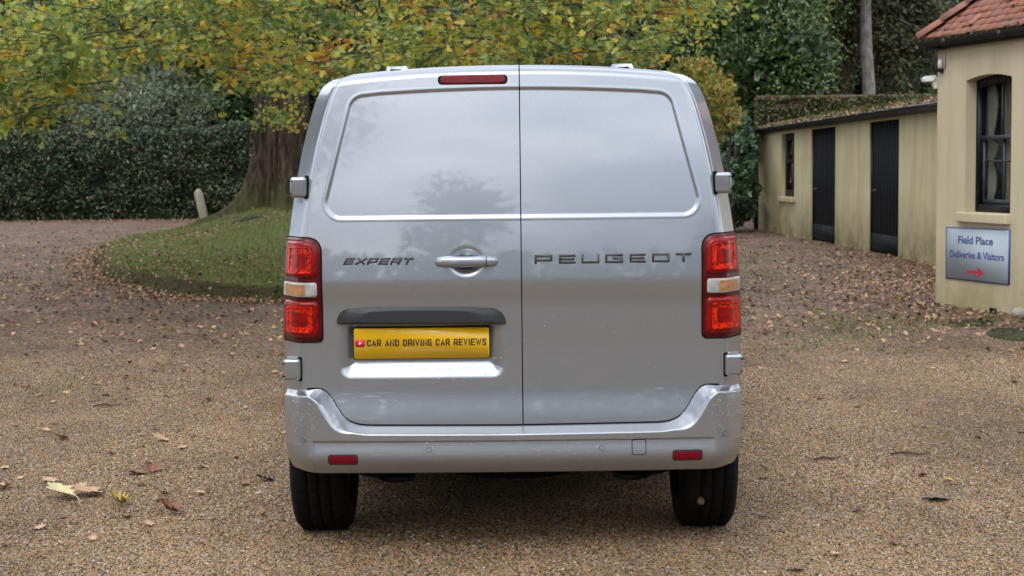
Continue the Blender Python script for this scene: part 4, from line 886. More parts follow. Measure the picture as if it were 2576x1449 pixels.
# ---------------- outbuilding
Q0 = at_z(1908, 577); Q1 = at_z(2352, 667); T2 = Q1 - Q0; L2 = np.linalg.norm(T2); T2 = T2 / L2; N2 = np.array([-T2[1], T2[0], 0]); 
if N2[0] < 0: N2 = -N2
def BO(u, w, z): return Q0 + T2 * u + N2 * w + ZV * z
def hito(px, py): return hit(px, py, Q0, T2)
LO = L2 + 3.2; ez0 = hito(1912, 338)[1]; ez1 = hito(2352, 282)[1]
print('outb', Q0, Q1, L2, ez0, ez1)
def eave(u): return ez0 + (ez1 - ez0) * u / L2
du = [(hito(2041, 450)[0], hito(2101, 450)[0]), (hito(2187, 450)[0], hito(2261, 450)[0])]; ow = (hito(1966, 420)[0], hito(1998, 420)[0]); oz0 = hito(1980, 495)[1]; oz1 = hito(1980, 333)[1] + .2
print('doors', du, 'win', ow, oz0)
ob = thing('outbuilding', 'long low cream outbuilding with two black plank doors and a mossy lean-to roof', 'outbuilding', tuple(BO(L2 / 2, 1, 0)))
m = MB(); opening_wall(m, BO, 0, LO, lambda u: eave(u) + .03, [(ow[0], ow[1], oz0, lambda u: eave(u) - .05), (*du[0], 0, lambda u: eave(u) - .03), (*du[1], 0, lambda u: eave(u) - .03)], .14)
m.add([BO(0, 0, -.1), BO(0, 3.4, -.1), BO(0, 3.4, ez0 + .3), BO(0, 0, ez0)], [(0, 3, 2, 1)]); m.add([BO(0, 3.4, -.1), BO(LO, 3.4, -.1), BO(LO, 3.4, ez1 + .3), BO(0, 3.4, ez0 + .3)], [(0, 1, 2, 3)])
obj('wall', m.V, m.F, CREAM2, ob)
for di, (a, b) in enumerate(du):
    d = tag(bpy.data.objects.new('door', None)); COL.objects.link(d); d.parent = ob; ORG[d.name] = ORG[ob.name]
    tag(d, 'black plank door nearer the window' if di == 0 else 'black plank door nearer the cottage, faded at its foot')
    bobj('door_back', BO, (a, b, .075, .10, .02, eave(a) - .02), BLK, d); np_ = 9
    for k in range(np_):
        x0_ = a + .02 + (b - a - .04) * k / np_; x1_ = a + .02 + (b - a - .04) * (k + 1) / np_ - .004; bobj('plank', BO, (x0_, x1_, .045 + .001 * (k % 2), .075, .03, min(eave(x0_), eave(x1_)) - .045), BLKD, d)
    bobj('kick_board', BO, (a + .03, b - .03, .028, .0445, .06, .32), BLKD, d)
    bobj('jamb', BO, (a, a + .02, .02, .075, .0, eave(a) - .035), BLK, d)
    q = BO(a + .18, .03, 1.02 if di else .98); obj('latch', *tube([q, q + T2 * .05, q + T2 * .18], [.03, .02, .012], 8), STEEL, d)
win2 = tag(bpy.data.objects.new('window', None)); COL.objects.link(win2); win2.parent = ob; ORG[win2.name] = ORG[ob.name]
a, b = ow; zt = eave(a) - .055; m = MB(); zmid = hito(1985, 405)[1]
for q in ((a, a + .16, .08, .12, oz0, zt), (b - .08, b, .08, .12, oz0, zt), (a + .16, b - .08, .08, .12, oz0, oz0 + .14), (a + .16, b - .08, .08, .12, zt - .14, zt)): m.add(bbox(BO, *q), BF)
obj('frame', m.V, m.F, BLK, win2); bobj('meeting_rail', BO, (a + .16, b - .08, .085, .125, zmid - .03, zmid + .03), BLK, win2); uc = (a + .16 + b - .08) / 2; bobj('glazing_bar', BO, (uc - .03, uc + .03, .0845, .11, oz0 + .14, zmid - .03), FADED, win2); bobj('glazing_bar', BO, (uc - .03, uc + .03, .0845, .11, zmid + .03, zt - .14), FADED, win2)
for (p, q) in ((a + .16, uc - .03), (uc + .03, b - .08)):
    for (c_, d_) in ((oz0 + .14, zmid - .03), (zmid + .03, zt - .14)): bobj('pane', BO, (p, q, .10, .104, c_, d_), GLASS, win2)
m = MB(); m.add(bbox(BO, a - .3, b + .3, .7, .72, oz0 - .3, zt), BF); obj('blind', m.V, m.F, plain('blind_cloth', (.34, .33, .29), .9), ob)
bobj('sill', BO, (a - .12, b + .12, -.07, .08, oz0 - .10, oz0 - .004), CREAM2, ob, bevel=.01)
# downpipe at the far end
obj('downpipe', *tube([BO(-.06, -.05, 0), BO(-.06, -.05, 1.2), BO(-.05, -.06, ez0)], .045, 8), GUT, ob, smooth=True)
# quoin stones at the far end
sm_ = mesh_np('quoin_stone', boxv(-.09, .09, -.08, .08, 0, .15), BF, plain('grey_stone', (.14, .135, .12), .9, var=.4, scale=8, bump=.4))
for k in range(12): piece('quoin_stone', sm_, ob, BO(-.14 - .02 * (k % 2), .02, k * .165 - .02), (0, 0, rng.normal(0, .04)), (1 + .25 * (k % 2), 1, .95))
# eaves + roof
RISE = .34; RW = 1.7
m = MB(); V = [BO(-.25, -.10, ez0 - .0), BO(LO, -.10, eave(LO)), BO(LO, -.10, eave(LO) + .11), BO(-.25, -.10, ez0 + .09)]; V += [p + N2 * .03 for p in V]; m.add(V, BF[:0] + [(0, 1, 2, 3), (7, 6, 5, 4), (3, 2, 6, 7), (0, 4, 5, 1), (0, 3, 7, 4)]); obj('fascia', m.V, m.F, GUT, ob)
prof = [(-.10 - .05 - .05 * math.cos(t), .085 - .05 * math.sin(t)) for t in np.linspace(0, math.pi, 9)]; V = [BO(u, w, eave(u) + z) for u in (-.3, LO) for (w, z) in prof]; obj('gutter', V, [(i, i + 1, 10 + i, 9 + i) for i in range(8)] + [tuple(range(9))], GUT, ob)
V = [BO(-.2, -.14, ez0 + .09), BO(LO, -.14, eave(LO) + .09), BO(LO, RW, eave(LO) + .09 + RISE), BO(-.2, RW, ez0 + .09 + RISE), BO(LO, 3.5, eave(LO) + .1), BO(-.2, 3.5, ez0 + .1)]; obj('roof_deck', V, [(0, 1, 2, 3), (3, 2, 4, 5), (0, 3, 5)], plain('dirty_roof', (.055, .05, .035), .9, var=.5, scale=5, bump=.4), ob)
SLATE = NT('slate'); oi = SLATE.n.new('ShaderNodeObjectInfo'); SLATE.col(SLATE.ramp(oi.outputs['Random'], [(0, (.10, .11, .12)), (.55, (.17, .18, .20)), (.8, (.10, .09, .05)), (1, (.30, .33, .38))])).set(rough=.5, spec=.4); SLATE = SLATE.m
slm = mesh_np('slate', boxv(-.135, .135, 0, .42, 0, .012), BF, SLATE); sang = math.atan2(RISE, RW)
Ys = Vector(N2 * math.cos(sang) + ZV * math.sin(sang)); Xs = Vector(T2 + ZV * (ez1 - ez0) / L2).normalized(); Zs = Xs.cross(Ys)
if Zs.z < 0: Xs = -Xs; Zs = Xs.cross(Ys)
MS = Matrix((Xs, Ys, Zs)).transposed()
for r_ in range(5):
    s_ = -.16 + r_ * .36
    for c_ in range(int((L2 + .4) / .29)):
        u = -.15 + (c_ + (.5 if r_ % 2 else 0)) * .29; w = s_ * math.cos(sang)
        piece('slate', slm, ob, BO(u, w, eave(u) + .105 + (w + .14) * RISE / RW + rng.uniform(0, .012)), (MS @ Matrix.Rotation(R(-2.2) + rng.normal(0, .01), 3, 'X') @ Matrix.Rotation(rng.normal(0, .02), 3, 'Z')).to_euler())
n = 7000; u = rng.uniform(-.2, LO, n); w = rng.uniform(-.16, RW, n); cl_ = vnoise(np.stack([u, w * 1.5, 0 * u], -1), 1.4, 9); k = (cl_ > .22) | ((w < -.05) & (cl_ > -.25)) | (w > RW - .3); u, w = u[k], w[k]
P = np.array([BO(a_, b_, eave(a_) + .13 + (b_ + .14) * RISE / RW) for a_, b_ in zip(u, w)]) + rng.normal(size=(len(u), 3)) * .02
scatter('moss', *LEAF, P, rand_rot(len(P), .8), rng.uniform(.03, .08, len(P)), MOSS, ob)['kind'] = 'stuff'
n = 1100; u = rng.uniform(-.2, LO, n); w = rng.uniform(-.17, .9, n); P = np.array([BO(a_, b_, eave(a_) + .14 + (b_ + .14) * RISE / RW) for a_, b_ in zip(u, w)]); o = scatter('roof_leaves', *LTV, P, rand_rot(len(P), 2), rng.uniform(.05, .09, len(P)), LITTER, ob); o['kind'] = 'stuff'
# ---------------- garden wall behind the outbuilding
WY = 37.2; wx0 = X_(1908, WY); wx1 = wx0 + 7.5; WT = at_Y(2100, 239, WY)[2]
gwall = thing('garden_wall', 'old mossy red brick garden wall standing behind the outbuilding roof', 'wall', ((wx0 + wx1) / 2, WY, 0))
bz = .085; bwid = .235; rows_ = 11; BR = NT('old_brick'); oi = BR.n.new('ShaderNodeObjectInfo'); n = BR.noise(BR.coord(kind='World'), 6, 6, .7)
BR.col(BR.mix(BR.ramp(n, [(.45, 0.0), (.65, .8)]), BR.ramp(oi.outputs['Random'], [(0, (.10, .05, .035)), (.5, (.17, .075, .05)), (.8, (.13, .09, .07)), (1, (.24, .20, .16))]), (.07, .075, .035))).set(rough=.9, spec=.15); BR = BR.m
bobj('wall_core', lambda x, y, z: np.array([x, y, z]), (wx0 + .02, wx1, WY + .012, WY + .33, 0, WT - .03), plain('lime_mortar', (.10, .09, .07), .95, var=.4, scale=6), gwall)
bm_ = mesh_np('brick', boxv(-.108, .108, -.05, .05, 0, .07), BF, BR); bm2 = mesh_np('coping_brick', boxv(-.052, .052, -.03, .34, 0, .105), BF, BR)
for r_ in range(9):
    for c_ in range(24):
        x = wx0 + .115 + c_ * bwid + (.115 if r_ % 2 else 0); z = WT - .105 - (r_ + 1) * bz
        if c_ * 9 + r_ > 240: pass
        piece('brick', bm_, gwall, (x, WY + .048 + rng.uniform(-.006, .006), z), (0, 0, rng.normal(0, .01)))
for c_ in range(54): piece('coping_brick', bm2, gwall, (wx0 + .06 + c_ * .118, WY - .005 + rng.uniform(-.008, .008), WT - .103 + rng.uniform(-.004, .004)), (0, 0, rng.normal(0, .02)))
n = 15000; x = rng.uniform(wx0 - .1, wx1, n); z = rng.uniform(WT - .85, WT - .02, n); k = vnoise(np.stack([x, 0 * x, z * 2.2], -1), 1.1, 13) + (WT - .24 - z) * 1.6 > -.30; x, z = x[k], z[k]; P = np.stack([x, WY - .05 + rng.normal(0, .04, len(x)) - .10 * rng.random(len(x)), z], -1)
scatter('ivy_and_moss', *LEAF, P, rand_rot(len(P), .3), rng.uniform(.05, .11, len(P)), leafmat('mossy_ivy', [(0, (.035, .035, .012)), (.6, (.09, .095, .03)), (.95, (.15, .15, .06)), (1, (.3, .3, .2))], rough=.7, transl=.1), gwall)['kind'] = 'stuff'
# flagstones and stone at the foot of the cottage wall
FS = plain('dark_flagstone', (.05, .052, .03), .95, spec=.1, var=.5, scale=4, bump=.3)
for (pts, lab) in (([(2478, 838), (2510, 829), (2600, 826), (2640, 845), (2630, 862), (2540, 858), (2490, 848)], 'large dark mossy flagstone cut by the right edge of the picture'), ([(2390, 812), (2440, 806), (2500, 812), (2495, 822), (2420, 822)], 'smaller dark flagstone half covered by leaves in front of the wall sign')):
    Q = [at_z(a, b) for a, b in pts]; n = len(Q); V = [q + (0, 0, .012) for q in Q] + [q - (0, 0, .02) for q in Q]; tag(obj('flagstone', V, [tuple(range(n))[::-1], *[(i, (i + 1) % n, (i + 1) % n + n, i + n) for i in range(n)]], FS), lab, 'flagstone', 'flagstones')
sc = at_z(2560, 800) ; m = MB(); ico = np.array([(math.cos(t) * math.cos(p), math.sin(t) * math.cos(p), math.sin(p)) for p in np.linspace(-1.5, 1.5, 8) for t in np.linspace(0, 6.283, 12, endpoint=False)]); V = sc + (.03, 0, .045) + ico * np.array([.09, .07, .06]) * (1 + .15 * vnoise(ico, 1.8, 3))[:, None]
tag(obj('stone', V, [(i * 12 + j, i * 12 + (j + 1) % 12, (i + 1) * 12 + (j + 1) % 12, (i + 1) * 12 + j) for i in range(7) for j in range(12)] + [tuple(range(12))[::-1], tuple(range(84, 96))], plain('pale_stone', (.28, .26, .22), .9, bump=.3), smooth=True), 'rounded pale stone at the foot of the cottage wall', 'stone')
# ================================================================== TREES BEHIND THE CAMERA (seen mirrored in the paint); unseen side trees added to darken the flank reflections
for (x, y, h, r_, lab) in ((-15, -16, 12, 4.4, 'broad tree across the drive, left of the viewpoint'), (-8.5, -19, 14, 3.8, 'tall tree across the drive behind the viewpoint'), (-2.4, -27, 9.5, 2.8, 'round tree directly behind the viewpoint'), (3, -32, 3.6, 3.2, 'low tree behind the viewpoint, right of centre'), (10.5, -26, 8.5, 3.4, 'tree behind the viewpoint to the right'), (17, -20, 12, 4.5, 'broad tree far right behind the viewpoint'), (-20, -4, 13, 4.5, 'tree left of the drive beside the viewpoint'), (21, -5, 12, 4.2, 'tree right of the drive beside the viewpoint'), (-19, 13, 13, 4.6, 'unseen tall tree added left of the hedge to darken the van flank reflection'), (-21, 20, 14, 4.2, 'unseen tall tree added beside the left track end to darken the van flank'), (-23, 27, 13, 4.6, 'tall tree beyond the left end of the hedge, outside the picture'), (17, 12, 13, 4.4, 'unseen tall tree added behind the cottage to darken the right van flank'), (16, 26, 12, 4.4, 'unseen tall tree added behind the outbuilding to darken the right van flank')):
    bl = [((x + rng.normal(0, r_ * .4), y + rng.normal(0, r_ * .4), h * rng.uniform(.45, 1.0)), (r_ * .6, r_ * .6, h * .22)) for _ in range(6)]
    tree('drive_tree', lab, 'tree', x, y, h * .7, bl, MATS['mid'], (1900 if -10 < x < 0 else 2600) if y < 5 else 6500, .24 if -10 < x < 0 else .30, tr=.25, group='trees standing round the drive behind the viewpoint')
n = 14000; a = rng.uniform(R(170), R(370), n); rr = rng.uniform(33, 38, n); P = np.stack([rr * np.cos(a), rr * np.sin(a), rng.uniform(-.2, 1, n) ** 1 * 7.0], -1); tag(scatter('far_shrubbery', *QUAD, P, rand_rot(n, .3), rng.uniform(.5, 1.0, n), MATS['mid'], None, rng.random(n) * .7), 'unseen shrubbery ring behind the viewpoint, raised to block low sky light', 'shrubbery', kind='stuff')  # unseen ring, raised and thickened to keep low sky light off the scene
print('TRIS', sum(sum(len(p.vertices) - 2 for p in o.data.polygons) if len(o.data.polygons) < 3000 else len(o.data.polygons) * 2 for o in bpy.data.objects if o.type == 'MESH'))
# ================================================================== THE VAN
VY = 6.10
_Wz = np.array([0.30, 0.345, 0.505, 0.70, 0.843, 1.05, 1.255, 1.363, 1.497, 1.614, 1.734, 1.80, 1.84, 1.862, 1.875, 1.887])
_Ww = np.array([0.900, 0.910, 0.914, 0.915, 0.914, 0.906, 0.893, 0.878, 0.857, 0.834, 0.803, 0.782, 0.762, 0.744, 0.722, 0.690]) * .985
_zz = np.linspace(0.30, 1.887, 800); _ww = np.interp(_zz, _Wz, _Ww)
_k = np.exp(-np.linspace(-2, 2, 41) ** 2); _k /= _k.sum()
_ws = np.convolve(np.pad(_ww, 20, mode='edge'), _k, 'valid')
_m = smooth01((_zz - 1.80) / 0.05); _ws = _ws * (1 - _m) + _ww * _m
def W_(z): return np.interp(z, _zz, _ws)
def ztop(x):
    x = np.abs(x); return 1.918 - 0.030 * (x / 0.62) ** 2.2
def base_D(x, z):
    t = np.maximum(z - 1.087, 0)
    D = 0.085 * softp(z - 1.087, 0.012) + 0.075 * t * t
    D = D + 0.009 * smooth01((1.087 - z) / 0.11) * smooth01((z - 0.5) / 0.35)         # tuck below the shoulder
    D = D - 0.014 * smooth01((0.68 - z) / 0.18)                                         # kick out at the bottom
    D = D + 0.022 * (np.abs(x) / 0.8) ** 2.4
    q = W_(z) - np.abs(x)
    D = D + 1.7 * softp(0.070 - q, 0.016)
    tt = ztop(x) - z
    D = D + 0.034 * np.clip(1 - tt / 0.040, 0, 1) ** 2
    return D
_pan = [(-0.655, 1.392), (0.662, 1.392), (0.572, 1.744)]
_pan += [(x, 1.766 - 0.020 * (x / 0.57) ** 2) for x in np.linspace(0.50, -0.50, 9)] + [(-0.565, 1.744)]
PAN_POLY = np.array(_pan); PAN_RAD = 0.065
def V_(px, py, fn=None, off=0.0):
    """pixel of the photograph -> local (x, z) on the rear surface"""
    fn = fn or base_D; D = 0.0
    for _ in range(12):
        p = at_Y(px, py, VY + D - off); Dn = float(fn(np.array(np.clip(p[0], -0.9, 0.9)), np.array(p[2]))); D = D + 0.6 * (np.clip(Dn, -0.2, 0.3) - D)
    return p[0], p[2]
_h = V_(1173, 658); _pl0 = V_(848, 808); _pl1 = V_(1272, 951)
HND = _h
PLR = (_pl0[0], _pl1[0], _pl1[1], _pl0[1])
def full_D(x, z):
    D = base_D(x, z)
    s = sd_poly(x, z, PAN_POLY, PAN_RAD)
    D = D + 0.0062 * smooth01((-s) / 0.012)
    # thin crease outlining the recess
    D = D - 0.0005 * np.exp(-((s - 0.004) / 0.004) ** 2)
    # handle cup
    e = np.sqrt(((x - HND[0]) / 0.067) ** 2 + ((z - HND[1]) / 0.058) ** 2)
    D = D + 0.020 * smooth01((1.04 - e) / 0.70)
    # number plate recess
    x0, x1, z0, z1 = PLR; r = 0.05
    s = sd_poly(x, z, [(x0 + r, z0 + r), (x1 - r, z0 + r), (x1 - r, z1), (x0 + r, z1)], r)
    D = D + 0.032 * smooth01(-s / 0.066) * np.where(z > z1 + .02, 0, 1)
    return D
SEAM = 0.037; Z0 = 0.47
van = thing('van', 'silver panel van seen from behind with twin rear doors, parked on the gravel', 'van', (0, VY + 0.8, 0))
def P3(x, D, z): return np.stack([x, VY + D, z], -1)
NR = 430
def rows():
    a = np.linspace(0, 1, NR); return a
def door(side, name):
    v = rows()
    nc = 270
    t = np.linspace(0, 1, nc); t = 0.18 * t + 0.82 * (t ** 1.45)          # denser at outer edge (t=0)
    Vv, Tt = np.meshgrid(v, t, indexing='ij')
    x_in = SEAM + side * 0.0022
    zs = Z0 + Vv * (1.887 - Z0)
    Wo = W_(zs) - 0.0005
    X = side * Wo + (x_in - side * Wo) * Tt
    Z = Z0 + Vv * (ztop(X) - Z0)
    D = full_D(X, Z)
    # inner flange at the seam
    pts = P3(X, D, Z)
    fl = pts[:, -1:, :].copy(); fl[:, :, 1] += 0.035; e = pts[:, -1:, :].copy(); e[:, :, 1] += 0.004; e[:, :, 0] -= side * -0.0
    r1 = pts[:, -2:-1, :]
    pts2 = np.concatenate([pts, fl], 1)
    o = obj('door', pts2.reshape(-1, 3), grid_faces(NR, nc + 1, flip=(side > 0)), PAINT, van, smooth=True)
    # keep the seam edge crisp
    me = o.data; ed = me.attributes.new('sharp_edge', 'BOOLEAN', 'EDGE')
    ev = np.empty(len(me.edges) * 2, dtype=np.int32); me.edges.foreach_get('vertices', ev); ev = ev.reshape(-1, 2)
    c = ev % (nc + 1); sh = (c[:, 0] == nc - 1) & (c[:, 1] == nc - 1); ed.data.foreach_set('value', sh)
    return o
dL = door(-1, 'door'); dR = door(1, 'door')
tag(dL, 'left rear door carrying the number plate and the handle'); tag(dR, 'right rear door without a handle')
# dark rubber behind the seam
zz = np.linspace(0.45, 1.905, 60); x = np.full(60, SEAM); Dm = base_D(x, zz) + 0.022
obj('door_seal', np.concatenate([P3(x - 0.012, Dm, zz), P3(x + 0.012, Dm, zz)]), np.array([(i, i + 1, i + 61, i + 60) for i in range(59)]), BLACK, van)
# ---- body sides and roof: sections swept forward from the door edge
ys = np.array([0, .004, .03, .08, .2, .45, .8, 1.2, 1.6, 2.2, 2.8, 3.2, 3.5, 3.8, 4.1, 4.4, 4.65, 4.8, 4.88])
hs = np.interp(ys, [0, 2.8, 3.3, 4.15, 4.75, 4.88], [1, 1.0, .965, .58, .46, .32]); wsx = np.interp(ys, [0, .45, 1.0, 3.2, 4.3, 4.8, 4.88], [0, 0, .03, .03, -.02, -.12, -.24])
v = np.concatenate([np.linspace(-0.19, 0, 9)[:-1], np.linspace(0, 0.93, 60), np.linspace(0.932, 1, 40)]); nv = len(v)
WHEELS_Y = (VY + 0.57, VY + 0.57 + 3.2)
mb_V = []; mb_F = []
for side in (-1, 1):
    zrow = Z0 + v * (1.887 - Z0); X = W_(np.clip(zrow, .3, 1.9)); Zr = Z0 + v * (ztop(X) - Z0); D0 = full_D(X - .0005, np.maximum(Zr, Z0))
    G = np.zeros((nv, len(ys), 3))
    for j, y in enumerate(ys):
        g = 0.003 if j == 0 else 0.0
        yy = D0 * max(0, 1 - y / 0.8) + (0.25 if y > .8 else 0.25 * y / .8) + y
        G[:, j, 0] = side * (X + wsx[j] - (0.004 if j == 1 else 0)); G[:, j, 1] = VY + yy; G[:, j, 2] = Z0 - .16 + (Zr - Z0 + .16) * hs[j]
    b = len(mb_V); mb_V += list(G.reshape(-1, 3)); F = grid_faces(nv, len(ys), flip=(side < 0)) + b
    P = G.reshape(-1, 3)
    for f in F:
        c = P[f - b].mean(0)
        if c[2] < .44 and c[1] < VY + .62: continue
        if c[2] < 0.75 and any((c[1] - wy) ** 2 + (c[2] - .34) ** 2 < .39 ** 2 for wy in WHEELS_Y): continue
        mb_F.append(tuple(f))
ns = 120; s = np.sin(np.linspace(-1, 1, ns) * math.pi / 2); Xr = s * W_(1.887); G = np.zeros((len(ys), ns, 3)); Zt = ztop(Xr); D0 = full_D(np.clip(Xr, -.6895, .6895), Zt)
for j, y in enumerate(ys):
    yy = D0 * max(0, 1 - y / 0.8) + (0.25 if y > .8 else 0.25 * y / .8) + y
    G[j, :, 0] = Xr * (1 + wsx[j] / .69); G[j, :, 1] = VY + yy; G[j, :, 2] = Z0 - .16 + (Zt - Z0 + .16) * hs[j] + 0.012 * min(1, y / .6) * (1 - (Xr / .69) ** 2)
b = len(mb_V); mb_V += list(G.reshape(-1, 3)); mb_F += [tuple(f + b) for f in grid_faces(len(ys), ns)]
obj('body', np.array(mb_V), mb_F, PAINT, van, smooth=True)
m = MB()
m.add(boxv(-.62, .62, VY + .10, VY + .5, .38, .44), BF); m.add(boxv(-.62, .62, VY + .5, VY + 4.8, .31, .44), BF)
m.add(boxv(-.74, .74, VY + .06, VY + .42, .40, .44), BF); m.add(boxv(-.88, .88, VY + 1.3, VY + 3.4, .20, .30), BF); m.add(boxv(-.60, .60, VY + .95, VY + 1.3, .24, .36), BF); m.add(*tube([(0, VY + .60, .255), (0, VY + .60, .27), (0, VY + .60, .385)], [.30, .35, .355], 40))

for wy in WHEELS_Y:
    for sx in (-1, 1):
        th_ = np.linspace(-.15, math.pi - .28, 15); xa, xb = sorted((sx * .635, sx * .885))
        m.add([(xx, wy + .40 * math.cos(t), .345 + .40 * math.sin(t)) for t in th_ for xx in (xa, xb)], [(2 * i, 2 * i + 1, 2 * i + 3, 2 * i + 2) for i in range(14)])
        m.add([(sx * .632, wy + .40 * math.cos(t), max(.30, .345 + .40 * math.sin(t))) for t in th_], [tuple(range(15))])
m.add(boxv(-.74, .74, VY + 4.3, VY + 4.36, .17, .42), BF)
obj('underbody', m.V, m.F, BLACK, van)  # low slabs, round pan and front board added to keep under-van ground dark
# suspension
ax = MB(); ax.add(*tube([(-.7, VY + .57, .28), (.7, VY + .57, .28)], .035, 12)); ax.add(*tube([(-.60, VY + .62, .25), (.60, VY + .62, .27)], .02, 8))
obj('rear_axle', ax.V, ax.F, STEEL, van, smooth=True)
for sx in (-1, 1):
    pts = [(sx * .50 + .075 * math.cos(a), VY + .62 + .075 * math.sin(a), .215 + .20 * a / (8 * math.pi)) for a in np.linspace(0, 8 * math.pi, 90)]
    c = MB(); c.add(*tube(pts, .010, 6)); obj('coil_spring', c.V, c.F, STEEL, van, smooth=True)
    c = MB(); c.add(*tube([(sx * .50, VY + .62, .188), (sx * .50, VY + .62, .198), (sx * .50, VY + .62, .22)], [.05, .08, .082], 24)); c.add(*tube([(sx * .50, VY + .62, .21), (sx * .70, VY + .60, .26)], .03, 8))
    obj('spring_seat', c.V, c.F, STEEL, van, smooth=True)
c = MB(); c.add(*tube([(.52, VY + .25, .335), (.56, VY + .4, .33), (.6, VY + .5, .33)], .03, 12)); c.add(*tube([(.46, VY + .20, .37), (.46, VY + .40, .37)], .05, 16)); obj('exhaust', c.V, c.F, STEEL, van, smooth=True)
# wheels
def wheel(cx, cy):
    w = tag(bpy.data.objects.new('wheel', None)); COL.objects.link(w); w.parent = van; w.location = (0, 0, 0); ORG[w.name] = ORG[van.name]
    prof = [(-.085, .215), (-.112, .235), (-.1175, .27), (-.112, .31), (-.098, .328)]
    hw = .098
    for k in range(4):       # tread blocks and grooves
        a = -hw + .012 + k * .046
        if k: prof += [(a - .004, .3395), (a - .0035, .331), (a + .0035, .331), (a + .004, .3395)]
        else: prof += [(-.088, .3365)]
    prof += [(.088, .3365)] + [(-q[0], q[1]) for q in prof[:5][::-1]]
    n = 156; V = []; F = []
    for i in range(n):
        th = 2 * math.pi * i / n
        for (xx, rr) in prof:
            if rr > .333 and (abs(xx) > .045 and i % 4 == 0 or abs(xx) <= .045 and i % 6 == 3): rr -= .007
            V.append((cx + xx, cy + rr * math.cos(th), .337 + rr * math.sin(th)))
    k = len(prof)
    for i in range(n):
        for j in range(k - 1):
            F.append((i * k + j, i * k + j + 1, ((i + 1) % n) * k + j + 1, ((i + 1) % n) * k + j))
    obj('tyre', V, F, RUBBER, w, smooth=False)
    sg = 1 if cx > 0 else -1
    c = MB(); c.add(*tube([(cx - .085, cy, .337), (cx + .085, cy, .337)], .214, 40)); c.add(*tube([(cx + sg * .085, cy, .337), (cx + sg * .10, cy, .337)], .06, 16))
    for a in range(6):
        th = a * math.pi / 3; c.add(*tube([(cx + sg * .09, cy + .05 * math.cos(th), .337 + .05 * math.sin(th)), (cx + sg * .092, cy + .2 * math.cos(th), .337 + .2 * math.sin(th))], .02, 6))
    obj('rim', c.V, c.F, STEEL, w)
for wy in WHEELS_Y:
    for sx in (-1, 1): wheel(sx * .797, wy)

# ---- bumper
_tx = np.array([0, .58, .623, .658, .68, .70, .72, .745, .80, .93]); _tz = np.array([.527, .531, .540, .560, .592, .636, .664, .673, .671, .660])
_bx = np.linspace(0, .93, 400); _bz = np.interp(_bx, _tx, _tz); _bz = np.convolve(np.pad(_bz, 12, mode='edge'), np.ones(25) / 25, 'valid')
def T_(x): return np.interp(np.abs(x), _bx, _bz)
def Wb(z): return np.interp(z, [.335, .345, .36, .40, .46, .55, .62, .68], [.865, .882, .898, .913, .923, .926, .924, .918]) * .966
def bump_D(x, z):
    sh = np.shape(x); ax_ = np.abs(np.ravel(x)); zr = np.ravel(z)
    e = np.full(ax_.shape, 1e9)
    for i in range(0, 399, 1):
        e = np.minimum(e, np.hypot(ax_ - _bx[i], zr - _bz[i]))
    e = np.minimum(e, np.abs(T_(ax_) - zr)).reshape(sh); ax2 = ax_.reshape(sh); z = np.reshape(z, sh)
    wd = .026 + .022 * smooth01((ax2 - .6) / .1) - .030 * smooth01((ax2 - .74) / .05)
    D = -.074 + softp(.062 * (1 - e / wd), .010)
    D = D + .022 * (ax2 / .8) ** 2.4
    inn = smooth01((.775 - ax2) / .012)
    D = D + inn * (.0045 * smooth01((.479 - z) / .006) - .006 * smooth01((.479 - z) / .06)) - (1 - inn) * .004 * smooth01((.479 - z) / .06)
    D = D + .05 * smooth01((.425 - z) / .12) ** 1.3 + .10 * np.clip((.352 - z) / .017, 0, 1) ** 2
    q = Wb(z) - ax2
    D = D + 1.5 * softp(.072 - q, .045)
    return D
nb_c, nb_r = 420, 130
s = np.linspace(-1, 1, nb_c); s = np.sign(s) * (1 - (1 - np.abs(s)) ** 1.15)
w = np.linspace(0, 1, nb_r); Wg, Sg = np.meshgrid(w, s, indexing='ij')
Zg = T_(Sg * .924) * (1 - Wg) + .335 * Wg; Xg = Sg * Wb(Zg)
Zg = np.minimum(Zg, T_(Xg)); Dg = bump_D(Xg, Zg)
G = P3(Xg, Dg, Zg)
inner = G[:1].copy(); inner[..., 1] += .10; 
lastr = G[-1:].copy(); lastr[..., 1] += .12; lastr[..., 2] += .01
G = np.concatenate([inner, G, lastr], 0)
sideL = [G[:, :1] * 0 + G[:, :1]]; 
for dy in (.3, .12):
    pass
def ext(col, sg):
    outl = []
    for dy, dx in ((.05, .0), (.18, .0)):
        c = col.copy(); c[..., 1] = np.maximum(c[..., 1], VY + .1) + dy; c[..., 0] += sg * .004; outl.append(c)
    return outl
eL = ext(G[:, :1], -1); eR = ext(G[:, -1:], 1)
G = np.concatenate(eL[::-1] + [G] + eR, 1)
bumper = obj('bumper', G.reshape(-1, 3), grid_faces(G.shape[0], G.shape[1], flip=True), PAINT, van, smooth=True)
# dark shut line between doors and bumper
xs = np.linspace(-.80, .80, 300); a = P3(xs, base_D(xs, T_(xs)) - .003, T_(xs) + .004); b2 = P3(xs, base_D(xs, T_(xs)) - .003, T_(xs) - .008)
b2[:, 1] -= 0.0; obj('shut_gap', np.concatenate([a, b2]), np.array([(i, i + 1, i + 301, i + 300) for i in range(299)]), BLACK, van)

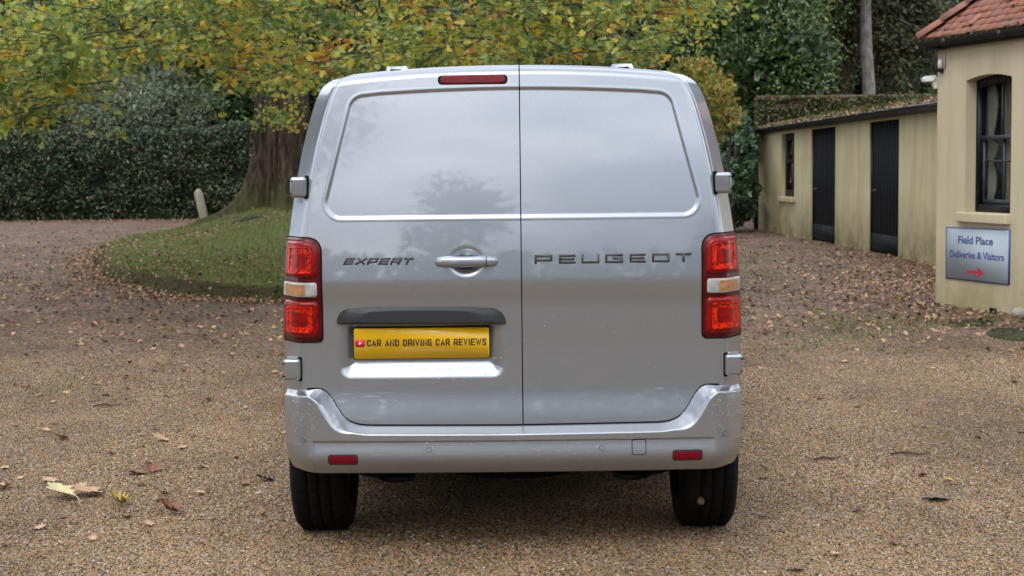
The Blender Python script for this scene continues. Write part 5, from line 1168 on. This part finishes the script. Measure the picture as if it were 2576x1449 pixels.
# ---- patches lying on a surface
def patch(name, outline, Dfn, prof, mat, parent, skirt=.006, rings=14, step=.006, sidepush=True):
    """outline (n,2) local x,z; prof(r) = stand-off for r = 1 (edge) .. 0 (centre)"""
    P = dense(np.asarray(outline), step); c = P.mean(0); rs = np.linspace(1, 0.02, rings)
    rr = np.concatenate([[1.0], rs]); V = []
    for i, r in enumerate(rr):
        q = c + (P - c) * r; D = Dfn(q[:, 0], q[:, 1])
        e = 2e-3; nx = (Dfn(q[:, 0] + e, q[:, 1]) - Dfn(q[:, 0] - e, q[:, 1])) / (2 * e); nz_ = (Dfn(q[:, 0], q[:, 1] + e) - Dfn(q[:, 0], q[:, 1] - e)) / (2 * e)
        nx = np.clip(nx, -4, 4); nz_ = np.clip(nz_, -2, 2)
        L = np.sqrt(1 + nx ** 2 + nz_ ** 2); off = (prof(r) if i else -skirt)
        V.append(np.stack([q[:, 0] + off * nx / L, VY + D - off / L, q[:, 1] + off * nz_ / L], -1))
    n = len(P); nrr = len(rr); F = []
    for i in range(nrr - 1):
        for j in range(n): F.append((i * n + j, i * n + (j + 1) % n, (i + 1) * n + (j + 1) % n, (i + 1) * n + j))
    F.append(tuple((nrr - 1) * n + j for j in range(n)))
    area = sum(P[i][0] * P[(i + 1) % n][1] - P[(i + 1) % n][0] * P[i][1] for i in range(n))
    if area < 0: F = [f[::-1] for f in F]
    o = obj(name, np.concatenate(V), F, mat, parent, smooth=True)
    me = o.data
    m_ = o.modifiers.new('es', 'EDGE_SPLIT'); m_.split_angle = R(38)
    return o
def PX(pts, fn=None): return np.array([V_(a, b, fn) for a, b in pts])
def flat_prof(h, edge=.12): return lambda r: h * (1 - np.clip((r - (1 - edge)) / edge, 0, 1) ** 2)

# tail lights: the outer edge follows the flank
def lightD(x, z): return base_D(x, z)
for side in (-1, 1):
    # use the right-hand lamp's pixels mirrored about the van's centre line
    def L(px, py):
        x, z = V_(px, py); return (x if side < 0 else -x, z)
    lamp = tag(bpy.data.objects.new('tail_light', None)); COL.objects.link(lamp); lamp.parent = van; ORG[lamp.name] = ORG[van.name]
    z_t = V_(770, 598)[1]; z_b = V_(770, 861)[1]
    def outer(z): return W_(z) + .002
    xin = V_(811, 800)[0]
    def mk(z0, z1, x_in, inset, radi, radb=None):
        o = [(-(outer(z) - inset), z) for z in np.linspace(z0, z1, 9)]
        return o, x_in
    def shape(z0, z1, xi, inset, r_it, r_ib, r_o=.008):
        left = [(-(outer(z) - inset), z) for z in np.linspace(z0, z1, 7)]
        pts = left + [(xi, z1), (xi, z0)]
        rad = [r_o] + [0] * 5 + [r_o, r_it, r_ib]
        Q = roundpoly(pts, rad, 10)
        if side > 0: Q = Q * np.array([-1, 1])
        return Q
    zT, zB = z_t, z_b
    patch('housing', shape(zB, zT, xin, .000, .062, .022, .004), base_D, lambda r: .010 * (1 - np.clip((r - .93) / .07, 0, 1) ** 2), RED_DARK, lamp, skirt=.02, rings=26, step=.005)
    patch('seal', shape(zB - .003, zT + .003, xin + .0035, -.002, .065, .025, .004), base_D, lambda r: .002, BLACK, lamp, rings=8)
    def zp(py): return V_(765, py)[1]
    for (ya, yb, rt) in ((608, 700, .045), (757, 847, .022)):
        a, b = zp(yb), zp(ya)
        patch('red_lens', shape(a, b, xin - .013, .013, rt, .02, .012), base_D, lambda r: .012 + .010 * (1 - np.clip((r - .80) / .20, 0, 1) ** 2), RED, lamp, rings=18, step=.004)
        patch('reflector', shape(a + .016, b - .020, xin - .034, .040, rt * .6, .012, .012), base_D, lambda r: .0222 + (.004 if r > .86 else 0) - .003 * (r < .55) + .002 * (r < .25), RED_HOT, lamp, rings=34, step=.003)
    a, b = zp(747), zp(711)
    patch('clear_lens', shape(a, b, xin - .016, .010, .012, .012, .01), base_D, lambda r: .013 + .008 * (1 - np.clip((r - .82) / .18, 0, 1) ** 2), CLEAR, lamp, rings=12, step=.004)
    am = shape(a + .009, b - .007, xin - .062, .03, .006, .006, .006)
    patch('amber_reflector', am, base_D, lambda r: .0226, AMBER, lamp, rings=6, step=.004)
# high brake light
hb = roundpoly(PX([(1104, 190), (1274, 188), (1274, 211), (1104, 213)]), .017, 8)
patch('brake_light', hb, full_D, flat_prof(.006, .25), BRAKE, van, rings=10)
c0 = hb.mean(0); hb2 = c0 + (hb - c0) * np.array([.93, .62]); patch('brake_lens', hb2, full_D, lambda r: .0075, BRAKE, van, rings=5)
hb3 = c0 + (hb - c0) * 1.0; hb3 = np.array([c0 + (p - c0) * (1 + .004 / np.linalg.norm(p - c0)) for p in hb]); patch('brake_light_seal', hb3, full_D, lambda r: .0015, BLACK, van, rings=4)
# handle
hp = PX([(1092, 659), (1100, 648), (1130, 644), (1215, 643), (1246, 647), (1254, 654), (1250, 668), (1222, 672), (1130, 673), (1100, 670)])
hnd = patch('handle', roundpoly(hp, .012, 5), base_D, lambda r: .005 + .024 * (1 - r ** 3) ** .6, PAINT, van, skirt=.012, rings=24, step=.004)
hp2 = np.array([hp.mean(0) + (p - hp.mean(0)) * (1 + .0035 / np.linalg.norm(p - hp.mean(0))) for p in hp]); patch('handle_gasket', roundpoly(hp2, .012, 5), full_D, lambda r: .0015, BLACK, van, rings=4) if False else None
kx = V_(1223, 657); patch('lock_cover_gap', np.array([(kx[0], kx[1] - .021), (kx[0] + .0022, kx[1] - .021), (kx[0] + .0022, kx[1] + .019), (kx[0], kx[1] + .019)]), base_D, lambda r: .0285, BLACK, hnd, skirt=0, rings=3)
# trim above the plate
tr = PX([(847, 816), (849, 797), (860, 782), (880, 775), (950, 772), (1170, 771), (1240, 774), (1262, 785), (1272, 802), (1274, 816)])
TC = tr.mean(0)
trim = patch('plate_trim', roundpoly(tr, .01, 4), base_D, lambda r: .006 + .024 * smooth01((1 - r) / .34), PLASTIC, van, skirt=.03, rings=26, step=.004)
cm = V_(1211, 811); c = roundpoly([(cm[0] - .008, cm[1] - .006), (cm[0] + .008, cm[1] - .006), (cm[0] + .008, cm[1] + .006), (cm[0] - .008, cm[1] + .006)], .006, 4)
patch('camera_lens', c, base_D, lambda r: .030, INK, trim, rings=4)
# plate
pA = at_Y(890, 827, VY + .022); pB = at_Y(1231, 899.5, VY + .022)
def rbox(name, x0, x1, z0, z1, y0, y1, r, mat, parent):
    Q = roundpoly([(x0, z0), (x1, z0), (x1, z1), (x0, z1)], r, 6); n = len(Q)
    V = [(q[0], y0, q[1]) for q in Q] + [(q[0], y1, q[1]) for q in Q]
    F = [tuple(range(n)), tuple(range(n, 2 * n))[::-1]] + [(i + n, (i + 1) % n + n, (i + 1) % n, i) for i in range(n)]
    return obj(name, V, F, mat, parent)
PY = VY + .022
plate = rbox('number_plate', pA[0], pB[0], pB[2], pA[2], PY, PY + .006, .009, YELLOW, van)
rbox('plate_backing', pA[0] - .004, pB[0] + .003, pB[2] - .003, pA[2] + .006, PY + .0062, PY + .02, .01, PLASTIC, van)
ia = at_Y(893.5, 855, PY); ib = at_Y(918, 873, PY)
rbox('logo', ia[0], ib[0], ib[2], ia[2], PY - .0008, PY, .006, ICON_RED, plate)
ic = (ia + ib) / 2; obj('logo_triangle', [(ic[0] - .004, PY - .0014, ic[2] - .0055), (ic[0] + .006, PY - .0014, ic[2]), (ic[0] - .004, PY - .0014, ic[2] + .0055)], [(0, 1, 2)], WHITE, plate)
# stroke lettering
GL = {'P': [[(0, 0), (0, 1), (1, 1), (1, .38)], [(1, .38), (0, .38)]], 'E': [[(1, 0), (0, 0), (0, 1), (1, 1)], [(0, .5), (.92, .5)]], 'U': [[(0, 1), (0, 0), (1, 0), (1, 1)]],
      'G': [[(1, 1), (0, 1), (0, 0), (1, 0), (1, .5), (.5, .5)]], 'O': [[(0, 0), (0, 1), (1, 1), (1, 0), (0, 0)]], 'T': [[(0, 1), (1, 1)], [(.5, 1), (.5, 0)]],
      'X': [[(0, 0), (1, 1)], [(0, 1), (1, 0)]], 'R': [[(0, 0), (0, 1), (1, 1), (1, .42)], [(1, .42), (0, .42)], [(.55, .42), (1, 0)]], 'C': [[(1, .75), (.85, 1), (.15, 1), (0, .85), (0, .15), (.15, 0), (.85, 0), (1, .25)]],
      'A': [[(0, 0), (.5, 1), (1, 0)], [(.2, .3), (.8, .3)]], 'N': [[(0, 0), (0, 1), (1, 0), (1, 1)]], 'D': [[(0, 0), (0, 1), (.75, 1), (1, .8), (1, .2), (.75, 0), (0, 0)]],
      'I': [[(.5, 0), (.5, 1)]], 'V': [[(0, 1), (.5, 0), (1, 1)]], 'W': [[(0, 1), (.25, 0), (.5, .9), (.75, 0), (1, 1)]], 'S': [[(1, .8), (.85, 1), (.15, 1), (0, .8), (.1, .56), (.9, .44), (1, .2), (.85, 0), (.15, 0), (0, .2)]]}
GL['G2'] = [[(1, .78), (.85, 1), (.15, 1), (0, .85), (0, .15), (.15, 0), (1, 0), (1, .45), (.55, .45)]]
def stroke(m, pts, w, y0, y1):
    P = np.array(pts, float); closed = np.allclose(P[0], P[-1]) and len(P) > 2
    if closed: P = P[:-1]
    n = len(P); Lf = []; Rt = []
    for i in range(n):
        a = P[i] - P[i - 1] if (i > 0 or closed) else P[1] - P[0]; b = P[(i + 1) % n] - P[i] if (i < n - 1 or closed) else a
        a = a / np.linalg.norm(a); b = b / np.linalg.norm(b); na = np.array([-a[1], a[0]]); nb = np.array([-b[1], b[0]])
        mm = na + nb; mm = mm / max(np.linalg.norm(mm), 1e-6); k = w / 2 / max(.45, mm @ na)
        q = P[i]
        if not closed and i == 0: q = q - a * w * .5
        if not closed and i == n - 1: q = q + b * w * .5
        Lf.append(q + mm * k); Rt.append(q - mm * k)
    V = [(q[0], y0, q[1]) for q in Lf] + [(q[0], y0, q[1]) for q in Rt] + [(q[0], y1, q[1]) for q in Lf] + [(q[0], y1, q[1]) for q in Rt]
    F = []
    for i in range(n if closed else n - 1):
        j = (i + 1) % n; F += [(i, n + i, n + j, j), (2 * n + i, i, j, 2 * n + j), (n + i, 3 * n + i, 3 * n + j, n + j)]
    if not closed: F += [(0, 2 * n, 3 * n, n), (n - 1, 2 * n - 1, 4 * n - 1, 3 * n - 1)]
    m.add(V, F)
def letter(ch, x0, x1, z0, z1, w, y, depth, mat, parent, slant=0.0, name='letter'):
    m = MB(); h = w / 2
    for k, st in enumerate(GL[ch]):
        pts = [(x0 + h + (x1 - x0 - 2 * h) * a + slant * (z1 - z0) * b, z0 + h + (z1 - z0 - 2 * h) * b) for a, b in st]
        stroke(m, pts, w, y - depth - .0002 * k, y + .004)
    return obj(name, m.V, m.F, mat, parent)
for ch, xa, xb in zip('PEUGEOT', (182, 384, 570, 767, 968, 1154, 1350), (330, 521, 718, 914, 1101, 1298, 1480)):
    pa, pb = (2050 + xa / 2.07) * .629, (2050 + xb / 2.07) * .629; sl = (233 - 250) / (1350 - 182); yt = (900 + (250 + sl * (xa - 182)) / 2.07) * .629
    a = V_(pa, yt); b = V_(pb, yt + 20); Dd = float(base_D(np.array((a[0] + b[0]) / 2), np.array((a[1] + b[1]) / 2)))
    letter(ch, a[0], b[0], a[1] - .0335, a[1] + .001, .0082, VY + Dd, .004, BADGE, van)
x = 866.0
for ch in 'EXPERT':
    yt = 648.5; a = V_(x, yt); b = V_(x + 24.5, yt); Dd = float(base_D(np.array(a[0]), np.array(a[1] - .01)))
    letter(ch, a[0] - .003, b[0] - .004, a[1] - .0270, a[1], .0072, VY + Dd, .004, BADGE, van, slant=.38); x += 29.3
txt = 'CAR AND DRIVING CAR REVIEWS'; adv = {'I': .30, ' ': .40, 'W': .80}
tot = sum(adv.get(c, .62) for c in txt); la = at_Y(923, 854.5, PY); lb = at_Y(1225.5, 854, PY); sc = (lb[0] - la[0]) / tot; x = la[0]; hgt = .0265
for c in txt:
    wv = adv.get(c, .62) * sc
    if c != ' ':
        if c == 'I': letter('I', x, x + wv * .75, la[2] - hgt, la[2], .0050, PY, .0006, INK, plate)
        else: letter('G2' if c == 'G' else c, x, x + wv - .0032, la[2] - hgt, la[2], .0050, PY, .0006, INK, plate)
    x += wv
# hinges
for side in (-1, 1):
    for (xc, zc, w_, h_, y0) in ((.822, 1.452, .064, .080, .05), (.856, .748, .068, .084, .005)):
        g = MB(); g.add(boxv(side * xc - w_ / 2, side * xc + w_ / 2, VY + y0, VY + y0 + .20, zc - h_ / 2, zc + h_ / 2), BF)
        # taper the inner side
        hg = obj('hinge', g.V, g.F, PAINT, van, bevel=.013)
        for dz in (-.024, .024):
            s_ = MB(); xo = side * (xc + w_ / 2 - .008); s_.add(boxv(min(xo, xo + side * .0095), max(xo, xo + side * .0095), VY + y0 - .0008, VY + y0 + .15, zc + dz - .002, zc + dz + .002), BF)
            obj('hinge_slot', s_.V, s_.F, BLACK, hg)
        g = roundpoly([(side * (xc - .029) - .009, zc - h_ / 2 - .005), (side * (xc - .029) + .009, zc - h_ / 2 - .005), (side * (xc - .029) + .009, zc + h_ / 2 + .005), (side * (xc - .029) - .009, zc + h_ / 2 + .005)], .008, 5)
        patch('hinge_gasket', g, base_D, lambda r: .003, BLACK, van, rings=4)
# roof blisters
for xc in (-.445, .445):
    zt = float(ztop(xc)); V = []; 
    for (y_, k, zz_) in ((.16, .0, .0), (.22, .9, .015), (.42, 1, .017), (.62, .9, .016), (.70, 0, 0)):
        for xx in (-.05, -.036, .036, .05):
            V.append((xc + xx * (0.55 + .45 * (k > 0)), VY + y_, zt + .004 + (zz_ if abs(xx) < .04 else -.012)))
    F = [tuple(f) for f in grid_faces(5, 4)]
    obj('roof_mount', V, F, PAINT, van, smooth=False)
# bumper details
def disc(px, py, r): 
    a = V_(px, py, bump_D); return np.array([(a[0] + r * math.cos(t), a[1] + r * math.sin(t)) for t in np.linspace(0, 2 * math.pi, 28, endpoint=False)])
for (px, py) in ((763, 1107), (1079, 1132), (1514, 1126), (1823, 1090)):
    k = patch('parking_sensor', disc(px, py, .0135), bump_D, lambda r: .0012, PAINT, van, skirt=.003, rings=4, step=.003)
    patch('sensor_gap', disc(px, py, .0102), bump_D, lambda r: .0016, PLASTIC, k, skirt=0, rings=3, step=.003); patch('sensor_face', disc(px, py, .0085), bump_D, lambda r: .003, PAINT, k, skirt=.002, rings=4, step=.003)
def rrect(px0, py0, px1, py1, r, fn, grow=0):
    a = V_(px0, py0, fn); b = V_(px1, py1, fn); return roundpoly([(a[0] - grow, b[1] - grow), (b[0] + grow, b[1] - grow), (b[0] + grow, a[1] + grow), (a[0] - grow, a[1] + grow)], r, 6)
for sg in ((826, 1145, 900, 1168), (1693, 1133, 1766, 1156)):
    k = patch('reflector_surround', rrect(*sg, .012, bump_D, .002), bump_D, lambda r: .0012, PLASTIC, van, rings=4)
    patch('rear_reflector', rrect(*sg, .010, bump_D, -.004), bump_D, lambda r: .0035, REFLECTOR, van, rings=5)
k = patch('tow_cover_gap', rrect(1590, 1106, 1625, 1143, .009, bump_D, .0018), bump_D, lambda r: .0008, BLACK, van, rings=6, skirt=.002, step=.004)
patch('tow_cover', rrect(1590, 1106, 1625, 1143, .008, bump_D, -.0012), bump_D, lambda r: .0018, PAINT, van, rings=8, step=.004)
# water drops on the paint
GLASSY = NT('water_drop').col((.55, .58, .62)).set(rough=.03, metal=.6, coat=1).m
V = []; F = []
def drop(x, z, fn, r):
    D = float(fn(np.array(x), np.array(z))); b = len(V); n = 6
    for k, (q, h) in enumerate(((1, -.0005), (.75, .45), (.2, .6))):
        for j in range(n): t = 6.283 * j / n; V.append((x + r * q * math.cos(t), VY + D - r * h, z + r * q * math.sin(t) * 1.2))
    for k in range(2):
        for j in range(n): F.append((b + k * n + j, b + k * n + (j + 1) % n, b + (k + 1) * n + (j + 1) % n, b + (k + 1) * n + j))
    F.append(tuple(b + 2 * n + j for j in range(n)))
for _ in range(110):
    x = rng.choice([-1, 1]) * rng.uniform(.76, .86); z = rng.uniform(.50, .65); drop(x, z, bump_D, rng.uniform(.0008, .0016))
for _ in range(120):
    x = rng.uniform(-.75, .75); z = rng.uniform(.42, .48); drop(x, z, bump_D, rng.uniform(.0008, .002))
for _ in range(70):
    x = rng.uniform(-.63, -.02); z = rng.uniform(.70, .80); drop(x, z, full_D, rng.uniform(.0012, .0026))
for _ in range(130):
    x = rng.uniform(-.8, .8); z = rng.uniform(.55, 1.85); drop(x, z, full_D, rng.uniform(.0008, .0018))
tag(obj('water_drops', V, F, GLASSY, van, smooth=True), kind='stuff')
# two leaves stuck on the right rear tyre
for (px, py, s_, rz_, lab) in ((1764, 1261, .035, 30, 'brown oak leaf stuck to the tread of the right rear tyre'), (1787, 1173 + 0, .022, 0, 'small pale leaf stuck high on the right rear tyre')):
    q = at_Y(px, py, VY + .57 - .335); hz_ = q[2]; yy = VY + .57 - math.sqrt(max(0, .343 ** 2 - (hz_ - .337) ** 2)); q = at_Y(px, py, yy - .006)
    o = bpy.data.objects.new('fallen_leaf', leaf_mesh('brown' if s_ > .03 else 'tan', .1, .05, False, 1.2, 50)); COL.objects.link(o); o.location = q; o.scale = (s_ * 1.05,) * 3; o.rotation_euler = (R(80), 0, R(0)); o.rotation_euler.rotate_axis('Z', R(rz_)); tag(o, lab, 'leaf')
